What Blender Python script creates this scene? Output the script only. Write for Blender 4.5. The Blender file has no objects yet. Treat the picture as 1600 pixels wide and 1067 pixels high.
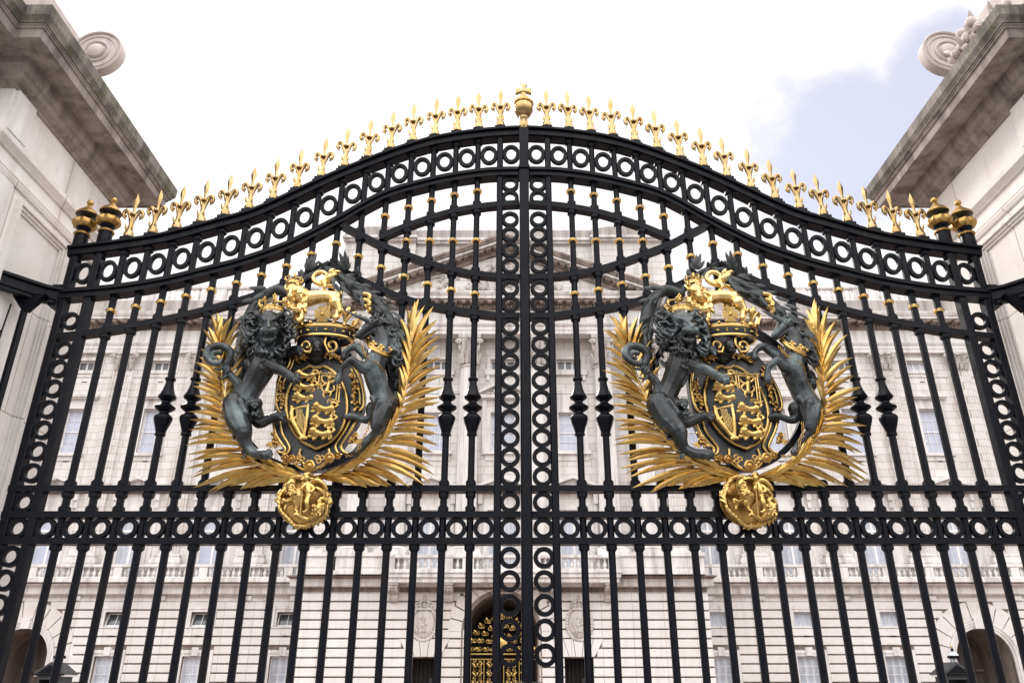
import bpy, math, random
from mathutils import Vector
R = math.radians
SC = bpy.context.scene
COL = SC.collection
random.seed(7)

# ------------------------------------------------------------------ materials
def nt(name):
    m = bpy.data.materials.new(name); m.use_nodes = True
    t = m.node_tree; b = t.nodes['Principled BSDF']
    return m, t, b
def N(t, kind, **kw):
    n = t.nodes.new(kind)
    for k, v in kw.items():
        if k in n.inputs: n.inputs[k].default_value = v
        else: setattr(n, k, v)
    return n
def ramp(t, src, stops):
    r = t.nodes.new('ShaderNodeValToRGB'); e = r.color_ramp.elements
    e[0].position, e[0].color = stops[0][0], (*stops[0][1], 1)
    e[1].position, e[1].color = stops[-1][0], (*stops[-1][1], 1)
    for p, c in stops[1:-1]:
        x = e.new(p); x.color = (*c, 1)
    t.links.new(src, r.inputs[0]); return r.outputs[0]
def coords(t, scale=(1, 1, 1), kind='Object', own=False):
    tc = t.nodes.new('ShaderNodeTexCoord'); mp = t.nodes.new('ShaderNodeMapping')
    if own:      # wear that differs from one copy to the next
        oi = t.nodes.new('ShaderNodeObjectInfo'); ml = N(t, 'ShaderNodeMath', operation='MULTIPLY'); ml.inputs[1].default_value = 37
        t.links.new(oi.outputs['Random'], ml.inputs[0]); t.links.new(ml.outputs[0], mp.inputs['Location'])
    mp.inputs['Scale'].default_value = scale
    t.links.new(tc.outputs[kind], mp.inputs[0]); return mp.outputs[0]
def noise(t, vec, scale, detail=5, rough=.6):
    n = N(t, 'ShaderNodeTexNoise', Scale=scale, Detail=detail, Roughness=rough)
    t.links.new(vec, n.inputs['Vector']); return n.outputs['Fac']
def mix(t, fac, a, b, mode='MIX'):
    m = t.nodes.new('ShaderNodeMix'); m.data_type = 'RGBA'; m.blend_type = mode
    for i, v in ((0, fac), (6, a), (7, b)):
        if hasattr(v, 'is_linked') or isinstance(v, bpy.types.NodeSocket): t.links.new(v, m.inputs[i])
        elif i == 0: m.inputs[0].default_value = v
        else: m.inputs[i].default_value = (*v, 1)
    return m.outputs[2]
def bump(t, b, h, strength, dist):
    n = N(t, 'ShaderNodeBump', Strength=strength, Distance=dist)
    t.links.new(h, n.inputs['Height']); t.links.new(n.outputs[0], b.inputs['Normal'])

def stone(name, base, dirt, dirt_lo=.5, dirt_hi=.8, joints=None, streak=1.0, moss=None, fine=1.0):
    m, t, b = nt(name)
    v = coords(t)
    big = noise(t, v, .35, 6)
    c = mix(t, big, tuple(x*.9 for x in base), tuple(min(1, x*1.08) for x in base))
    blk = noise(t, v, 2.2*fine, 4)
    c = mix(t, ramp(t, blk, [(.35, (0, 0, 0)), (.75, (1, 1, 1))]), c, tuple(x*y for x, y in zip(base, (.9, .87, .84))))
    sv = coords(t, (2.4*fine, 2.4*fine, .22*fine))
    s = noise(t, sv, 1.0, 6, .65)
    f = ramp(t, s, [(dirt_lo, (0, 0, 0)), (dirt_hi, (streak, streak, streak))])
    c = mix(t, f, c, dirt)
    sp = noise(t, v, 14*fine, 4, .7)
    c = mix(t, ramp(t, sp, [(.58, (0, 0, 0)), (.8, (.45, .45, .45))]), c, dirt)
    if moss:
        ms = noise(t, v, 3.1*fine, 7, .7)
        c = mix(t, ramp(t, ms, [(.5, (0, 0, 0)), (.62, (.9, .9, .9))]), c, moss)
    if joints:
        tc = t.nodes.new('ShaderNodeTexCoord'); sp3 = t.nodes.new('ShaderNodeSeparateXYZ'); cb = t.nodes.new('ShaderNodeCombineXYZ')
        ad = N(t, 'ShaderNodeMath', operation='ADD')
        t.links.new(tc.outputs['Object'], sp3.inputs[0])
        t.links.new(sp3.outputs[0], ad.inputs[0]); t.links.new(sp3.outputs[1], ad.inputs[1])
        t.links.new(ad.outputs[0], cb.inputs[0]); t.links.new(sp3.outputs[2], cb.inputs[1])
        br = t.nodes.new('ShaderNodeTexBrick')
        br.inputs['Scale'].default_value = 1; br.inputs['Mortar Size'].default_value = joints[2]; br.inputs['Mortar Smooth'].default_value = .3
        br.inputs['Brick Width'].default_value = joints[0]; br.inputs['Row Height'].default_value = joints[1]
        br.inputs['Color1'].default_value = (1, 1, 1, 1); br.inputs['Color2'].default_value = (.9, .88, .86, 1); br.inputs['Mortar'].default_value = (.55, .5, .46, 1)
        t.links.new(cb.outputs[0], br.inputs['Vector'])
        c = mix(t, 1.0, c, br.outputs['Color'], 'MULTIPLY')
    t.links.new(c, b.inputs['Base Color'])
    b.inputs['Roughness'].default_value = .85
    bump(t, b, noise(t, v, 30*fine, 6, .7), .25, .02/fine)
    return m

M = {}
M['ashlar'] = stone('pale_ashlar', (.70, .68, .67), (.36, .315, .285), .49, .82, joints=(1.25, .42, .016), streak=.85)
M['rustic'] = stone('rusticated_stone', (.71, .69, .68), (.40, .36, .335), .54, .86, joints=(1.5, 50, .012), streak=.6)
M['trim'] = stone('trim_stone', (.70, .68, .67), (.23, .195, .175), .46, .80, streak=.9)
M['soot_shade'] = stone('weathered_shaded_stone', (.30, .245, .215), (.06, .045, .037), .36, .72, streak=.9)
M['coping'] = stone('weathered_coping', (.46, .42, .40), (.17, .15, .14), .4, .7, streak=.9)
M['carved'] = stone('carved_stone', (.56, .525, .505), (.17, .14, .125), .44, .74, streak=.8, fine=1.8)
M['pier'] = stone('pier_stone', (.80, .775, .76), (.36, .31, .29), .54, .84, joints=(1.3, .93, .007), streak=.6, fine=2.0)
M['piercornice'] = stone('weathered_shaded_pier_stone', (.33, .285, .265), (.075, .06, .055), .42, .68, streak=.9, fine=2.2)  # grimy stone; the dark of the soffit is also put into its colour
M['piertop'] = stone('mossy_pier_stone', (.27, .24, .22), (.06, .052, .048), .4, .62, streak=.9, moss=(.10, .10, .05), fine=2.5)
M['scroll'] = stone('scroll_stone', (.56, .50, .48), (.28, .25, .24), .5, .75, streak=.8, fine=2.5)

def paint(name, col, rough=.4, bumpy=.12, spec=.5, sc=22, rust=None):
    m, t, b = nt(name); v = coords(t, own=True)
    n1 = noise(t, v, 5, 6)
    c = mix(t, n1, tuple(x*.7 for x in col), tuple(x*1.35 for x in col))
    t.links.new(c, b.inputs['Base Color'])
    r = ramp(t, noise(t, v, 9, 5), [(.3, (rough-.1,)*3), (.75, (rough+.18,)*3)])
    t.links.new(r, b.inputs['Roughness'])
    if rust:
        rs = noise(t, v, 2.6, 8, .72)
        c = mix(t, ramp(t, rs, [(.54, (0, 0, 0)), (.72, (.75, .75, .75))]), c, rust); t.links.new(c, b.inputs['Base Color'])
    b.inputs['Specular IOR Level'].default_value = spec
    bump(t, b, noise(t, v, sc*4, 4), bumpy, .004)
    return m
M['iron'] = paint('black_gate_paint', (.0028, .0035, .0068), .34, spec=.13, rust=(.011, .0075, .006))
M['blackfield'] = paint('black_enamel', (.010, .011, .013), .38)
M['lead'] = paint('dark_lead', (.03, .032, .036), .5)
M['white'] = paint('white_frame_paint', (.72, .70, .69), .45, .03)
M['verd'] = paint('green_bronze_plate', (.012, .017, .018), .42, .5)
M['verdedge'] = paint('green_bronze_moulding', (.04, .055, .052), .45, .5)
M['darkroom'] = paint('dark_interior', (.03, .022, .018), .8)
M['lampglass'] = paint('lamp_glass', (.55, .58, .6), .12, .02)

def gold(name, col, rough, dirt):
    m, t, b = nt(name); v = coords(t, own=True)
    n1 = noise(t, v, 7, 6, .65)
    c = mix(t, ramp(t, n1, [(.42, (0, 0, 0)), (.78, (dirt,)*3)]), col, (.30, .16, .035))
    t.links.new(c, b.inputs['Base Color'])
    b.inputs['Metallic'].default_value = 1
    r = ramp(t, noise(t, v, 16, 5), [(.3, (rough-.07,)*3), (.75, (rough+.16,)*3)])
    t.links.new(r, b.inputs['Roughness'])
    bump(t, b, noise(t, v, 60, 5, .7), .28, .006)
    return m
M['gold'] = gold('gilding', (.62, .425, .155), .25, .8)
M['goldold'] = gold('dull_gilding', (.46, .29, .10), .38, .9)
M['collargold'] = gold('collar_gilding', (.86, .62, .26), .28, .5)
M['goldpale'] = gold('pale_gilding', (.42, .305, .15), .22, .9)

def bronze():
    m, t, b = nt('dark_patina_highlit_bronze'); v = coords(t, own=True)
    n1 = noise(t, v, 3.5, 7, .65)
    c = ramp(t, n1, [(.38, (.0035, .0045, .0055)), (.50, (.013, .0165, .0195)), (.58, (.055, .072, .077)), (.72, (.135, .18, .175))])  # patina tones; the paler ones also stand in for gloss on the bodies
    geo = t.nodes.new('ShaderNodeNewGeometry')
    pt = ramp(t, geo.outputs['Pointiness'], [(.515, (0, 0, 0)), (.60, (.5, .5, .5))])  # lightens raised edges: highlights painted into the colour
    c = mix(t, pt, c, (.16, .205, .205))
    t.links.new(c, b.inputs['Base Color'])
    b.inputs['Metallic'].default_value = .4; b.inputs['Specular IOR Level'].default_value = .7; b.inputs['Coat Weight'].default_value = .2; b.inputs['Coat Roughness'].default_value = .2
    r = ramp(t, noise(t, v, 20, 5), [(.3, (.26,)*3), (.75, (.46,)*3)])
    t.links.new(r, b.inputs['Roughness'])
    mx_ = N(t, 'ShaderNodeMath', operation='ADD'); t.links.new(noise(t, v, 55, 6, .7), mx_.inputs[0]); t.links.new(noise(t, v, 19, 3, .5), mx_.inputs[1])
    bump(t, b, mx_.outputs[0], .42, .011)
    return m
M['bronze'] = bronze()
M['darkleaf'] = paint('dark_bronze_leaf', (.016, .021, .022), .4, .3, rust=(.05, .065, .06))

def glass(name, a, bcol, fold=14):
    m, t, b = nt(name); v = coords(t)
    w = N(t, 'ShaderNodeTexWave', Scale=fold/10, Distortion=3.5, Detail=2)
    w.wave_type = 'BANDS'; w.bands_direction = 'X'
    t.links.new(v, w.inputs['Vector'])
    c = mix(t, w.outputs['Fac'], a, bcol)
    n1 = noise(t, v, .8, 4)
    c = mix(t, ramp(t, n1, [(.4, (0, 0, 0)), (.7, (.8, .8, .8))]), c, tuple(x*.62 for x in a))
    t.links.new(c, b.inputs['Base Color'])
    b.inputs['Roughness'].default_value = .5
    b.inputs['Coat Weight'].default_value = 1; b.inputs['Coat Roughness'].default_value = .03
    return m
M['curtain'] = glass('glass_over_net_curtain', (.42, .44, .51), (.55, .57, .64))
M['blue_glass'] = glass('glass_over_blind', (.46, .49, .60), (.53, .56, .66), 3)
M['curtain2'] = glass('glass_over_drawn_curtain', (.34, .36, .42), (.50, .51, .57), 9)
M['blue_glass2'] = glass('glass_over_half_blind', (.38, .41, .53), (.47, .50, .61), 2)
M['dark_glass'] = glass('dark_glass', (.035, .04, .05), (.07, .08, .09))

def ground():
    m, t, b = nt('red_gravel'); v = coords(t)
    c = ramp(t, noise(t, v, 1.2, 8, .7), [(.3, (.24, .18, .155)), (.7, (.34, .27, .24))])
    c = mix(t, ramp(t, noise(t, v, 60, 4, .8), [(.4, (0, 0, 0)), (.7, (.6, .6, .6))]), c, (.2, .14, .12))
    t.links.new(c, b.inputs['Base Color']); b.inputs['Roughness'].default_value = .95
    bump(t, b, noise(t, v, 90, 4, .8), .5, .02)
    return m
M['gravel'] = ground()
M['asphalt'] = stone('asphalt', (.06, .055, .052), (.035, .032, .03))
M['paving'] = stone('grey_paving', (.27, .26, .25), (.15, .14, .13), joints=(.9, .9, .012))

# ------------------------------------------------------------------ mesh kit
class MB:
    def __init__(s): s.v = []; s.f = []
    def add(s, vs, fs):
        o = len(s.v); s.v += [tuple(p) for p in vs]; s.f += [tuple(i+o for i in q) for q in fs]
    def box(s, x0, x1, y0, y1, z0, z1):
        if x0 > x1: x0, x1 = x1, x0
        s.add([(x0, y0, z0), (x1, y0, z0), (x1, y1, z0), (x0, y1, z0), (x0, y0, z1), (x1, y0, z1), (x1, y1, z1), (x0, y1, z1)],
              [(0, 3, 2, 1), (4, 5, 6, 7), (0, 1, 5, 4), (1, 2, 6, 5), (2, 3, 7, 6), (3, 0, 4, 7)])
    def cushion(s, x0, x1, y0, y1, z0, z1, c=.03, cx=None):
        cx = c if cx is None else cx   # block whose front edges are chamfered
        a = [(x0, y1, z0), (x1, y1, z0), (x1, y1, z1), (x0, y1, z1)]
        b = [(x0, y0+c, z0), (x1, y0+c, z0), (x1, y0+c, z1), (x0, y0+c, z1)]
        d = [(x0+cx, y0, z0+c), (x1-cx, y0, z0+c), (x1-cx, y0, z1-c), (x0+cx, y0, z1-c)]
        fs = [(0, 1, 2, 3)]
        for o in (0, 4):
            for i in range(4):
                j = (i+1) % 4; fs.append((o+j, o+i, o+4+i, o+4+j))
        fs.append((11, 10, 9, 8)); s.add(a+b+d, [tuple(reversed(q)) for q in fs])
    def prism(s, pts, y0, y1):
        n = len(pts)   # polygon in x,z pulled through y
        vs = [(x, y0, z) for x, z in pts]+[(x, y1, z) for x, z in pts]
        s.add(vs, [tuple(range(n)), tuple(range(2*n-1, n-1, -1))]+[(i, n+i, n+(i+1) % n, (i+1) % n) for i in range(n)])
    def bar(s, x, y, w, dp, z0, z1, c=.012):
        a, b = w/2, dp/2
        o = [(-a+c, -b), (a-c, -b), (a, -b+c), (a, b-c), (a-c, b), (-a+c, b), (-a, b-c), (-a, -b+c)]
        vs = [(x+p, y+q, z0) for p, q in o]+[(x+p, y+q, z1) for p, q in o]
        s.add(vs, [tuple(range(7, -1, -1)), tuple(range(8, 16))]+[(i, (i+1) % 8, 8+(i+1) % 8, 8+i) for i in range(8)])
    def lathe(s, prof, segs=16, cx=0, cy=0, cz=0, axis='z', sx=1, sy=1, lobes=None, closed=False):
        vs = []; n = len(prof)
        for k, (r, h) in enumerate(prof):
            for i in range(segs):
                a = 2*math.pi*i/segs
                rr = r*(lobes(a, k) if lobes else 1)
                if axis == 'z': vs.append((cx+sx*rr*math.cos(a), cy+sy*rr*math.sin(a), cz+h))
                elif axis == 'y': vs.append((cx+sx*rr*math.cos(a), cy+h, cz+sy*rr*math.sin(a)))
                else: vs.append((cx+h, cy+rr*math.cos(a), cz+rr*math.sin(a)))
        fs = []
        for k in range(n if closed else n-1):
            k2 = (k+1) % n
            for i in range(segs):
                j = (i+1) % segs
                fs.append((k*segs+i, k*segs+j, k2*segs+j, k2*segs+i))
        if not closed:
            fs.append(tuple(reversed(range(segs)))); fs.append(tuple((n-1)*segs+i for i in range(segs)))
        s.add(vs, fs)
    def tube(s, pts, rad, segs=8, closed=False, squash=None):
        pts = [Vector(p) for p in pts]; n = len(pts)
        if not hasattr(rad, '__len__'): rad = [rad]*n
        vs = []; up = None
        for i, p in enumerate(pts):
            a = pts[(i-1) % n] if (closed or i > 0) else p
            b = pts[(i+1) % n] if (closed or i < n-1) else p
            d = (b-a)
            d = d.normalized() if d.length > 1e-9 else Vector((0, 0, 1))
            if up is None:
                up = Vector((0, 1, 0)) if abs(d.y) < .9 else Vector((1, 0, 0))
            u = (up-d*up.dot(d)).normalized(); w = d.cross(u); up = u
            for k in range(segs):
                t = 2*math.pi*k/segs
                q = 1 if squash is None else squash
                vs.append(p+(u*math.cos(t)*q+w*math.sin(t))*rad[i])
        fs = []
        for i in range(n if closed else n-1):
            i2 = (i+1) % n
            for k in range(segs):
                l = (k+1) % segs
                fs.append((i*segs+k, i*segs+l, i2*segs+l, i2*segs+k))
        if not closed: fs += [tuple(reversed(range(segs))), tuple((n-1)*segs+k for k in range(segs))]
        s.add(vs, fs)
    def ball(s, c, r, segs=10, rings=7):
        rx, ry, rz = r if hasattr(r, '__len__') else (r, r, r)
        vs = [(c[0], c[1], c[2]-rz)]
        for j in range(1, rings):
            a = -math.pi/2+math.pi*j/rings
            for i in range(segs):
                b = 2*math.pi*i/segs
                vs.append((c[0]+rx*math.cos(a)*math.cos(b), c[1]+ry*math.cos(a)*math.sin(b), c[2]+rz*math.sin(a)))
        vs.append((c[0], c[1], c[2]+rz)); fs = []
        for i in range(segs):
            j = (i+1) % segs
            fs.append((0, 1+j, 1+i)); e = 1+(rings-2)*segs; fs.append((len(vs)-1, e+i, e+j))
            for k in range(rings-2):
                o = 1+k*segs; fs.append((o+i, o+j, o+segs+j, o+segs+i))
        s.add(vs, fs)
    def ribbon(s, pts, h, y0, y1, hs=None):
        n = len(pts); vs = []      # a flat bar on edge that follows a curve in x,z
        for i, (x, z) in enumerate(pts):
            a = pts[max(0, i-1)]; b = pts[min(n-1, i+1)]
            dx, dz = b[0]-a[0], b[1]-a[1]; L = math.hypot(dx, dz) or 1
            nx, nz = -dz/L, dx/L
            for y, sg in ((y0, -1), (y1, -1), (y1, 1), (y0, 1)):
                vs.append((x+nx*sg*h/2, y, z+nz*sg*h/2))
        fs = [(0, 1, 2, 3), tuple(4*(n-1)+k for k in (3, 2, 1, 0))]
        for i in range(n-1):
            for k in range(4):
                l = (k+1) % 4; fs.append((4*i+k, 4*i+4+k, 4*i+4+l, 4*i+l))
        s.add(vs, fs)
    def sweep(s, prof, path, closed=False):
        n = len(path); m = len(prof); vs = []    # prof: (outward, z); path: (x, y), outward is the right-hand side
        for i, p in enumerate(path):
            def nrm(a, b):
                dx, dy = b[0]-a[0], b[1]-a[1]; L = math.hypot(dx, dy); return (dy/L, -dx/L)
            ns = []
            if closed or i > 0: ns.append(nrm(path[(i-1) % n], p))
            if closed or i < n-1: ns.append(nrm(p, path[(i+1) % n]))
            if len(ns) == 2:
                k = 1+ns[0][0]*ns[1][0]+ns[0][1]*ns[1][1]
                o = ((ns[0][0]+ns[1][0])/k, (ns[0][1]+ns[1][1])/k)
            else: o = ns[0]
            for d, z in prof: vs.append((p[0]+o[0]*d, p[1]+o[1]*d, z))
        fs = []
        for i in range(n if closed else n-1):
            j = (i+1) % n
            for k in range(m):
                l = (k+1) % m; fs.append((i*m+k, j*m+k, j*m+l, i*m+l))
        if not closed: fs += [tuple(reversed(range(m))), tuple((n-1)*m+k for k in range(m))]
        s.add(vs, fs)
    def blade(s, base, tip, w, side=Vector((0, -1, 0)), sag=.0, thick=.35, n=5, pw=.35, bend=0):
        base, tip = Vector(base), Vector(tip); d = tip-base; L = d.length; d.normalize()
        u = d.cross(side).normalized(); nn = u.cross(d).normalized()
        if nn.dot(side) < 0: nn = -nn
        vs = [base]
        for i in range(1, n):
            t = i/n; hw = w*(math.sin(math.pi*t**.75)**.7)*(.9 if t < pw else 1)
            c = base+d*L*t+nn*(math.sin(math.pi*t)*L*.04)+u*(bend*L*math.sin(math.pi*t))-Vector((0, 0, sag))*(t*t)*L
            vs += [c-u*hw, c+nn*hw*thick, c+u*hw, c-nn*hw*thick*.3]
        vs.append(tip-Vector((0, 0, sag))*L); fs = []
        for k in range(4):
            l = (k+1) % 4
            fs.append((0, 1+l, 1+k)); e = 1+4*(n-2); fs.append((len(vs)-1, e+k, e+l))
            for i in range(n-2): o = 1+4*i; fs.append((o+k, o+l, o+4+l, o+4+k))
        s.add(vs, fs)
    def mesh(s, name, mat, smooth=False, ang=40):
        me = bpy.data.meshes.new(name); me.from_pydata(s.v, [], s.f)
        me.validate(); me.update()
        import bmesh
        bm = bmesh.new(); bm.from_mesh(me); bmesh.ops.recalc_face_normals(bm, faces=bm.faces); bm.to_mesh(me); bm.free()
        if mat: me.materials.append(mat)
        if smooth:
            for p in me.polygons: p.use_smooth = True
            try: me.set_sharp_from_angle(angle=R(ang))
            except Exception: pass
        return me
    def mark(s): s.split = len(s.f)
    def obj(s, name, mat, parent=None, smooth=False, ang=40):
        return link(name, s.mesh(name, mat, smooth, ang), parent)

def link(name, me, parent=None, loc=None):
    o = bpy.data.objects.new(name, me); COL.objects.link(o)
    if parent: o.parent = parent
    if loc: o.location = loc
    return o
def thing(name, label, cat, loc=(0, 0, 0), group=None):
    o = bpy.data.objects.new(name, None); COL.objects.link(o); o.location = loc
    o.empty_display_size = .3
    tag(o, label, cat, group); return o
def tag(o, label, cat, group=None):
    o['label'] = label; o['category'] = cat
    if group: o['group'] = group
def copy_tree(o, parent=None):
    c = o.copy(); COL.objects.link(c); c.parent = parent
    for ch in [x for x in o.children]: copy_tree(ch, c)
    return c
def spline(pts, n=8):
    out = []; P = [Vector(p) for p in pts]; L = len(P)
    for i in range(L-1):
        p0, p1, p2, p3 = P[max(0, i-1)], P[i], P[i+1], P[min(L-1, i+2)]
        for k in range(n):
            t = k/n
            out.append(.5*((2*p1)+(p2-p0)*t+(2*p0-5*p1+4*p2-p3)*t*t+(3*p1-p0-3*p2+p3)*t**3))
    out.append(P[-1]); return out
def interp(tab):
    tab = sorted(tab); xs = [a for a, _ in tab]; ys = [b for _, b in tab]; n = len(xs)
    m = []
    for i in range(n):
        if i == 0: m.append((ys[1]-ys[0])/(xs[1]-xs[0]))
        elif i == n-1: m.append((ys[-1]-ys[-2])/(xs[-1]-xs[-2]))
        else: m.append((ys[i+1]-ys[i-1])/(xs[i+1]-xs[i-1]))
    def f(x):
        if x <= xs[0]: return ys[0]+m[0]*(x-xs[0])
        if x >= xs[-1]: return ys[-1]+m[-1]*(x-xs[-1])
        for i in range(n-1):
            if x <= xs[i+1]:
                h = xs[i+1]-xs[i]; t = (x-xs[i])/h
                return ((2*t**3-3*t*t+1)*ys[i]+(t**3-2*t*t+t)*h*m[i]+(-2*t**3+3*t*t)*ys[i+1]+(t**3-t*t)*h*m[i+1])
    return f
# ------------------------------------------------------------------ camera, light, sky
cam = bpy.data.cameras.new('camera'); co = bpy.data.objects.new('camera', cam); COL.objects.link(co)
cam.sensor_width = 36; cam.lens = 1215/1600*36; cam.clip_start = .05; cam.clip_end = 3000
co.location = (0, 0, 1.6); co.rotation_euler = (R(90+24), 0, 0)
SC.camera = co
SUN_EL, SUN_AZ = R(36), R(-31)      # azimuth from +Y, negative to the left
sun = bpy.data.lights.new('sun', 'SUN'); sun.energy = 1.0; sun.angle = R(11); sun.color = (1, .95, .88)
so = bpy.data.objects.new('sun', sun); COL.objects.link(so)
sd = Vector((math.sin(SUN_AZ)*math.cos(SUN_EL), math.cos(SUN_AZ)*math.cos(SUN_EL), math.sin(SUN_EL)))
so.rotation_euler = sd.to_track_quat('Z', 'Y').to_euler()
w = bpy.data.worlds.new('World'); SC.world = w; w.use_nodes = True
t = w.node_tree; bg = t.nodes['Background']
sky = t.nodes.new('ShaderNodeTexSky'); sky.sky_type = 'NISHITA'; sky.sun_disc = False
sky.sun_elevation = SUN_EL; sky.sun_rotation = SUN_AZ
tc = t.nodes.new('ShaderNodeTexCoord'); d = tc.outputs['Generated']
nz = N(t, 'ShaderNodeTexNoise', Scale=5.0, Detail=7, Roughness=.55); t.links.new(d, nz.inputs['Vector'])
def vm(op, a, b=None):
    n = t.nodes.new('ShaderNodeVectorMath'); n.operation = op; t.links.new(a, n.inputs[0])
    if b is not None: n.inputs[1].default_value = b
    return n
def ma(op, a, b):
    n = t.nodes.new('ShaderNodeMath'); n.operation = op
    for i, q in enumerate((a, b)):
        if isinstance(q, (int, float)): n.inputs[i].default_value = q
        else: t.links.new(q, n.inputs[i])
    return n.outputs[0]
def gap(x, y, sx, sz):      # distance from the middle of a gap in the clouds
    v = (533.5-y)/1215; q = Vector(((x-800)/1215, .9135-v*.4067, .4067+v*.9135)).normalized()
    s = vm('SUBTRACT', d, tuple(q)); m = vm('MULTIPLY', s.outputs[0], (sx, 1, sz))
    return vm('LENGTH', m.outputs[0]).outputs['Value']
near = ma('MINIMUM', gap(1350, 250, 1.15, 1.1), ma('MINIMUM', gap(1450, 110, 2.4, 1.1), ma('ADD', gap(560, 140, 3, 3), .05)))
q = ma('ADD', near, ma('MULTIPLY', ma('SUBTRACT', nz.outputs['Fac'], .5), .42))
rp = t.nodes.new('ShaderNodeValToRGB'); rp.color_ramp.elements[0].position = .05; rp.color_ramp.elements[1].position = .135
rp.color_ramp.interpolation = 'EASE'
t.links.new(q, rp.inputs[0])
cl = t.nodes.new('ShaderNodeValToRGB'); cl.color_ramp.elements[0].color = (8.2, 8.2, 8.5, 1); cl.color_ramp.elements[1].color = (11, 10.8, 10.6, 1)
cl.color_ramp.elements[0].position = .3; cl.color_ramp.elements[1].position = .7
n2 = N(t, 'ShaderNodeTexNoise', Scale=2.2, Detail=6); t.links.new(d, n2.inputs['Vector']); t.links.new(n2.outputs['Fac'], cl.inputs[0])
# overcast dome: brightest overhead, dim towards the horizon; the high part starts higher in front of the camera
sx = t.nodes.new('ShaderNodeSeparateXYZ'); t.links.new(d, sx.inputs[0])
def mr(src, a, b, c, e):
    n = t.nodes.new('ShaderNodeMapRange'); n.interpolation_type = 'SMOOTHSTEP'; t.links.new(src, n.inputs[0])
    for k, v in enumerate((a, b, c, e)):
        if isinstance(v, (int, float)): n.inputs[k+1].default_value = v
        else: t.links.new(v, n.inputs[k+1])
    return n.outputs[0]
z0 = mr(sx.outputs[1], -.05, .48, .10, .72)
gmo = mr(ma('SUBTRACT', sx.outputs[2], z0), 0, .38, .44, 1.15)
n3 = N(t, 'ShaderNodeTexNoise', Scale=3.2, Detail=6); t.links.new(d, n3.inputs['Vector'])
pm = t.nodes.new('ShaderNodeMapRange'); pm.inputs[1].default_value = .35; pm.inputs[2].default_value = .68; pm.inputs[3].default_value = .86; pm.inputs[4].default_value = 1.12
t.links.new(n3.outputs['Fac'], pm.inputs[0])
cm = t.nodes.new('ShaderNodeVectorMath'); cm.operation = 'SCALE'; t.links.new(cl.outputs[0], cm.inputs[0]); t.links.new(ma('MULTIPLY', gmo, pm.outputs[0]), cm.inputs['Scale'])
mx = t.nodes.new('ShaderNodeMix'); mx.data_type = 'RGBA'
t.links.new(rp.outputs[0], mx.inputs[0]); t.links.new(cm.outputs[0], mx.inputs[7])
veil = t.nodes.new('ShaderNodeMix'); veil.data_type = 'RGBA'; veil.inputs[0].default_value = .7; veil.inputs[7].default_value = (3.1, 2.9, 3.15, 1)
t.links.new(sky.outputs[0], veil.inputs[6]); t.links.new(veil.outputs[2], mx.inputs[6])
t.links.new(mx.outputs[2], bg.inputs[0]); bg.inputs[1].default_value = .1
vs = SC.view_settings; vs.view_transform = 'Standard'; vs.look = 'None'; vs.gamma = 1; vs.exposure = 1.5
SC.display_settings.display_device = 'sRGB'
SC.cycles.use_denoising = True
SC.cycles.max_bounces = 8

# ------------------------------------------------------------------ ground
g = MB(); g.box(-900, 900, 7.6, 900, -.3, 0); o = g.obj('forecourt', M['gravel']); o['kind'] = 'structure'
g = MB(); g.box(-900, 900, -4, 7.6, -.35, -.02); o = g.obj('pavement', M['paving']); o['kind'] = 'structure'
g = MB(); g.box(-900, 900, -900, -4, -.5, -.14); o = g.obj('road', M['asphalt']); o['kind'] = 'structure'

# ------------------------------------------------------------------ the gate
GX, GY = .112, 6.0
BP = .2095                                   # bar pitch
bd = lambda k: .225+BP*k                     # bar k from the meeting post
rd = lambda k: .12+BP*k
up = interp([(0, 6.455), (.234, 6.44), (.418, 6.42), (.646, 6.382), (.873, 6.329), (1.097, 6.25), (1.316, 6.155), (1.76, 5.93), (2.44, 5.535), (2.786, 5.41), (3.194, 5.275), (3.484, 5.215), (3.815, 5.16), (4.146, 5.115)])
low = interp([(0, 6.01), (.276, 6.005), (.467, 5.982), (.678, 5.943), (.9, 5.886), (1.291, 5.745), (1.714, 5.455), (2.099, 5.215), (2.333, 5.11), (2.565, 5.02), (2.8, 4.95), (3.138, 4.85), (3.564, 4.77), (3.972, 4.728)])
cA1 = interp([(1.723, 5.03), (1.92, 4.915), (2.109, 4.81), (2.345, 4.71), (2.542, 4.638), (2.749, 4.572), (2.968, 4.51), (3.172, 4.459), (3.378, 4.414), (3.585, 4.372), (3.958, 4.318)])
cA2 = interp([(0, 4.51), (.271, 4.522), (.696, 4.587), (.891, 4.633), (1.082, 4.695), (1.283, 4.785), (1.506, 4.9), (1.723, 5.03)])
cA = lambda d: cA2(d) if d < 1.723 else cA1(d)
cB = interp([(0, 4.885), (.275, 4.905), (.455, 4.928), (.664, 4.972), (.876, 5.045), (1.091, 5.134), (1.309, 5.23), (1.482, 5.33), (1.615, 5.405), (1.70, 5.46)])
cC = interp([(0, 5.665), (.273, 5.643), (.459, 5.615), (.678, 5.565), (.884, 5.492), (1.089, 5.405), (1.22, 5.34), (1.31, 5.285)])
RAILS = (3.018, 2.816, 2.617)
iron = M['iron']
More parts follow.
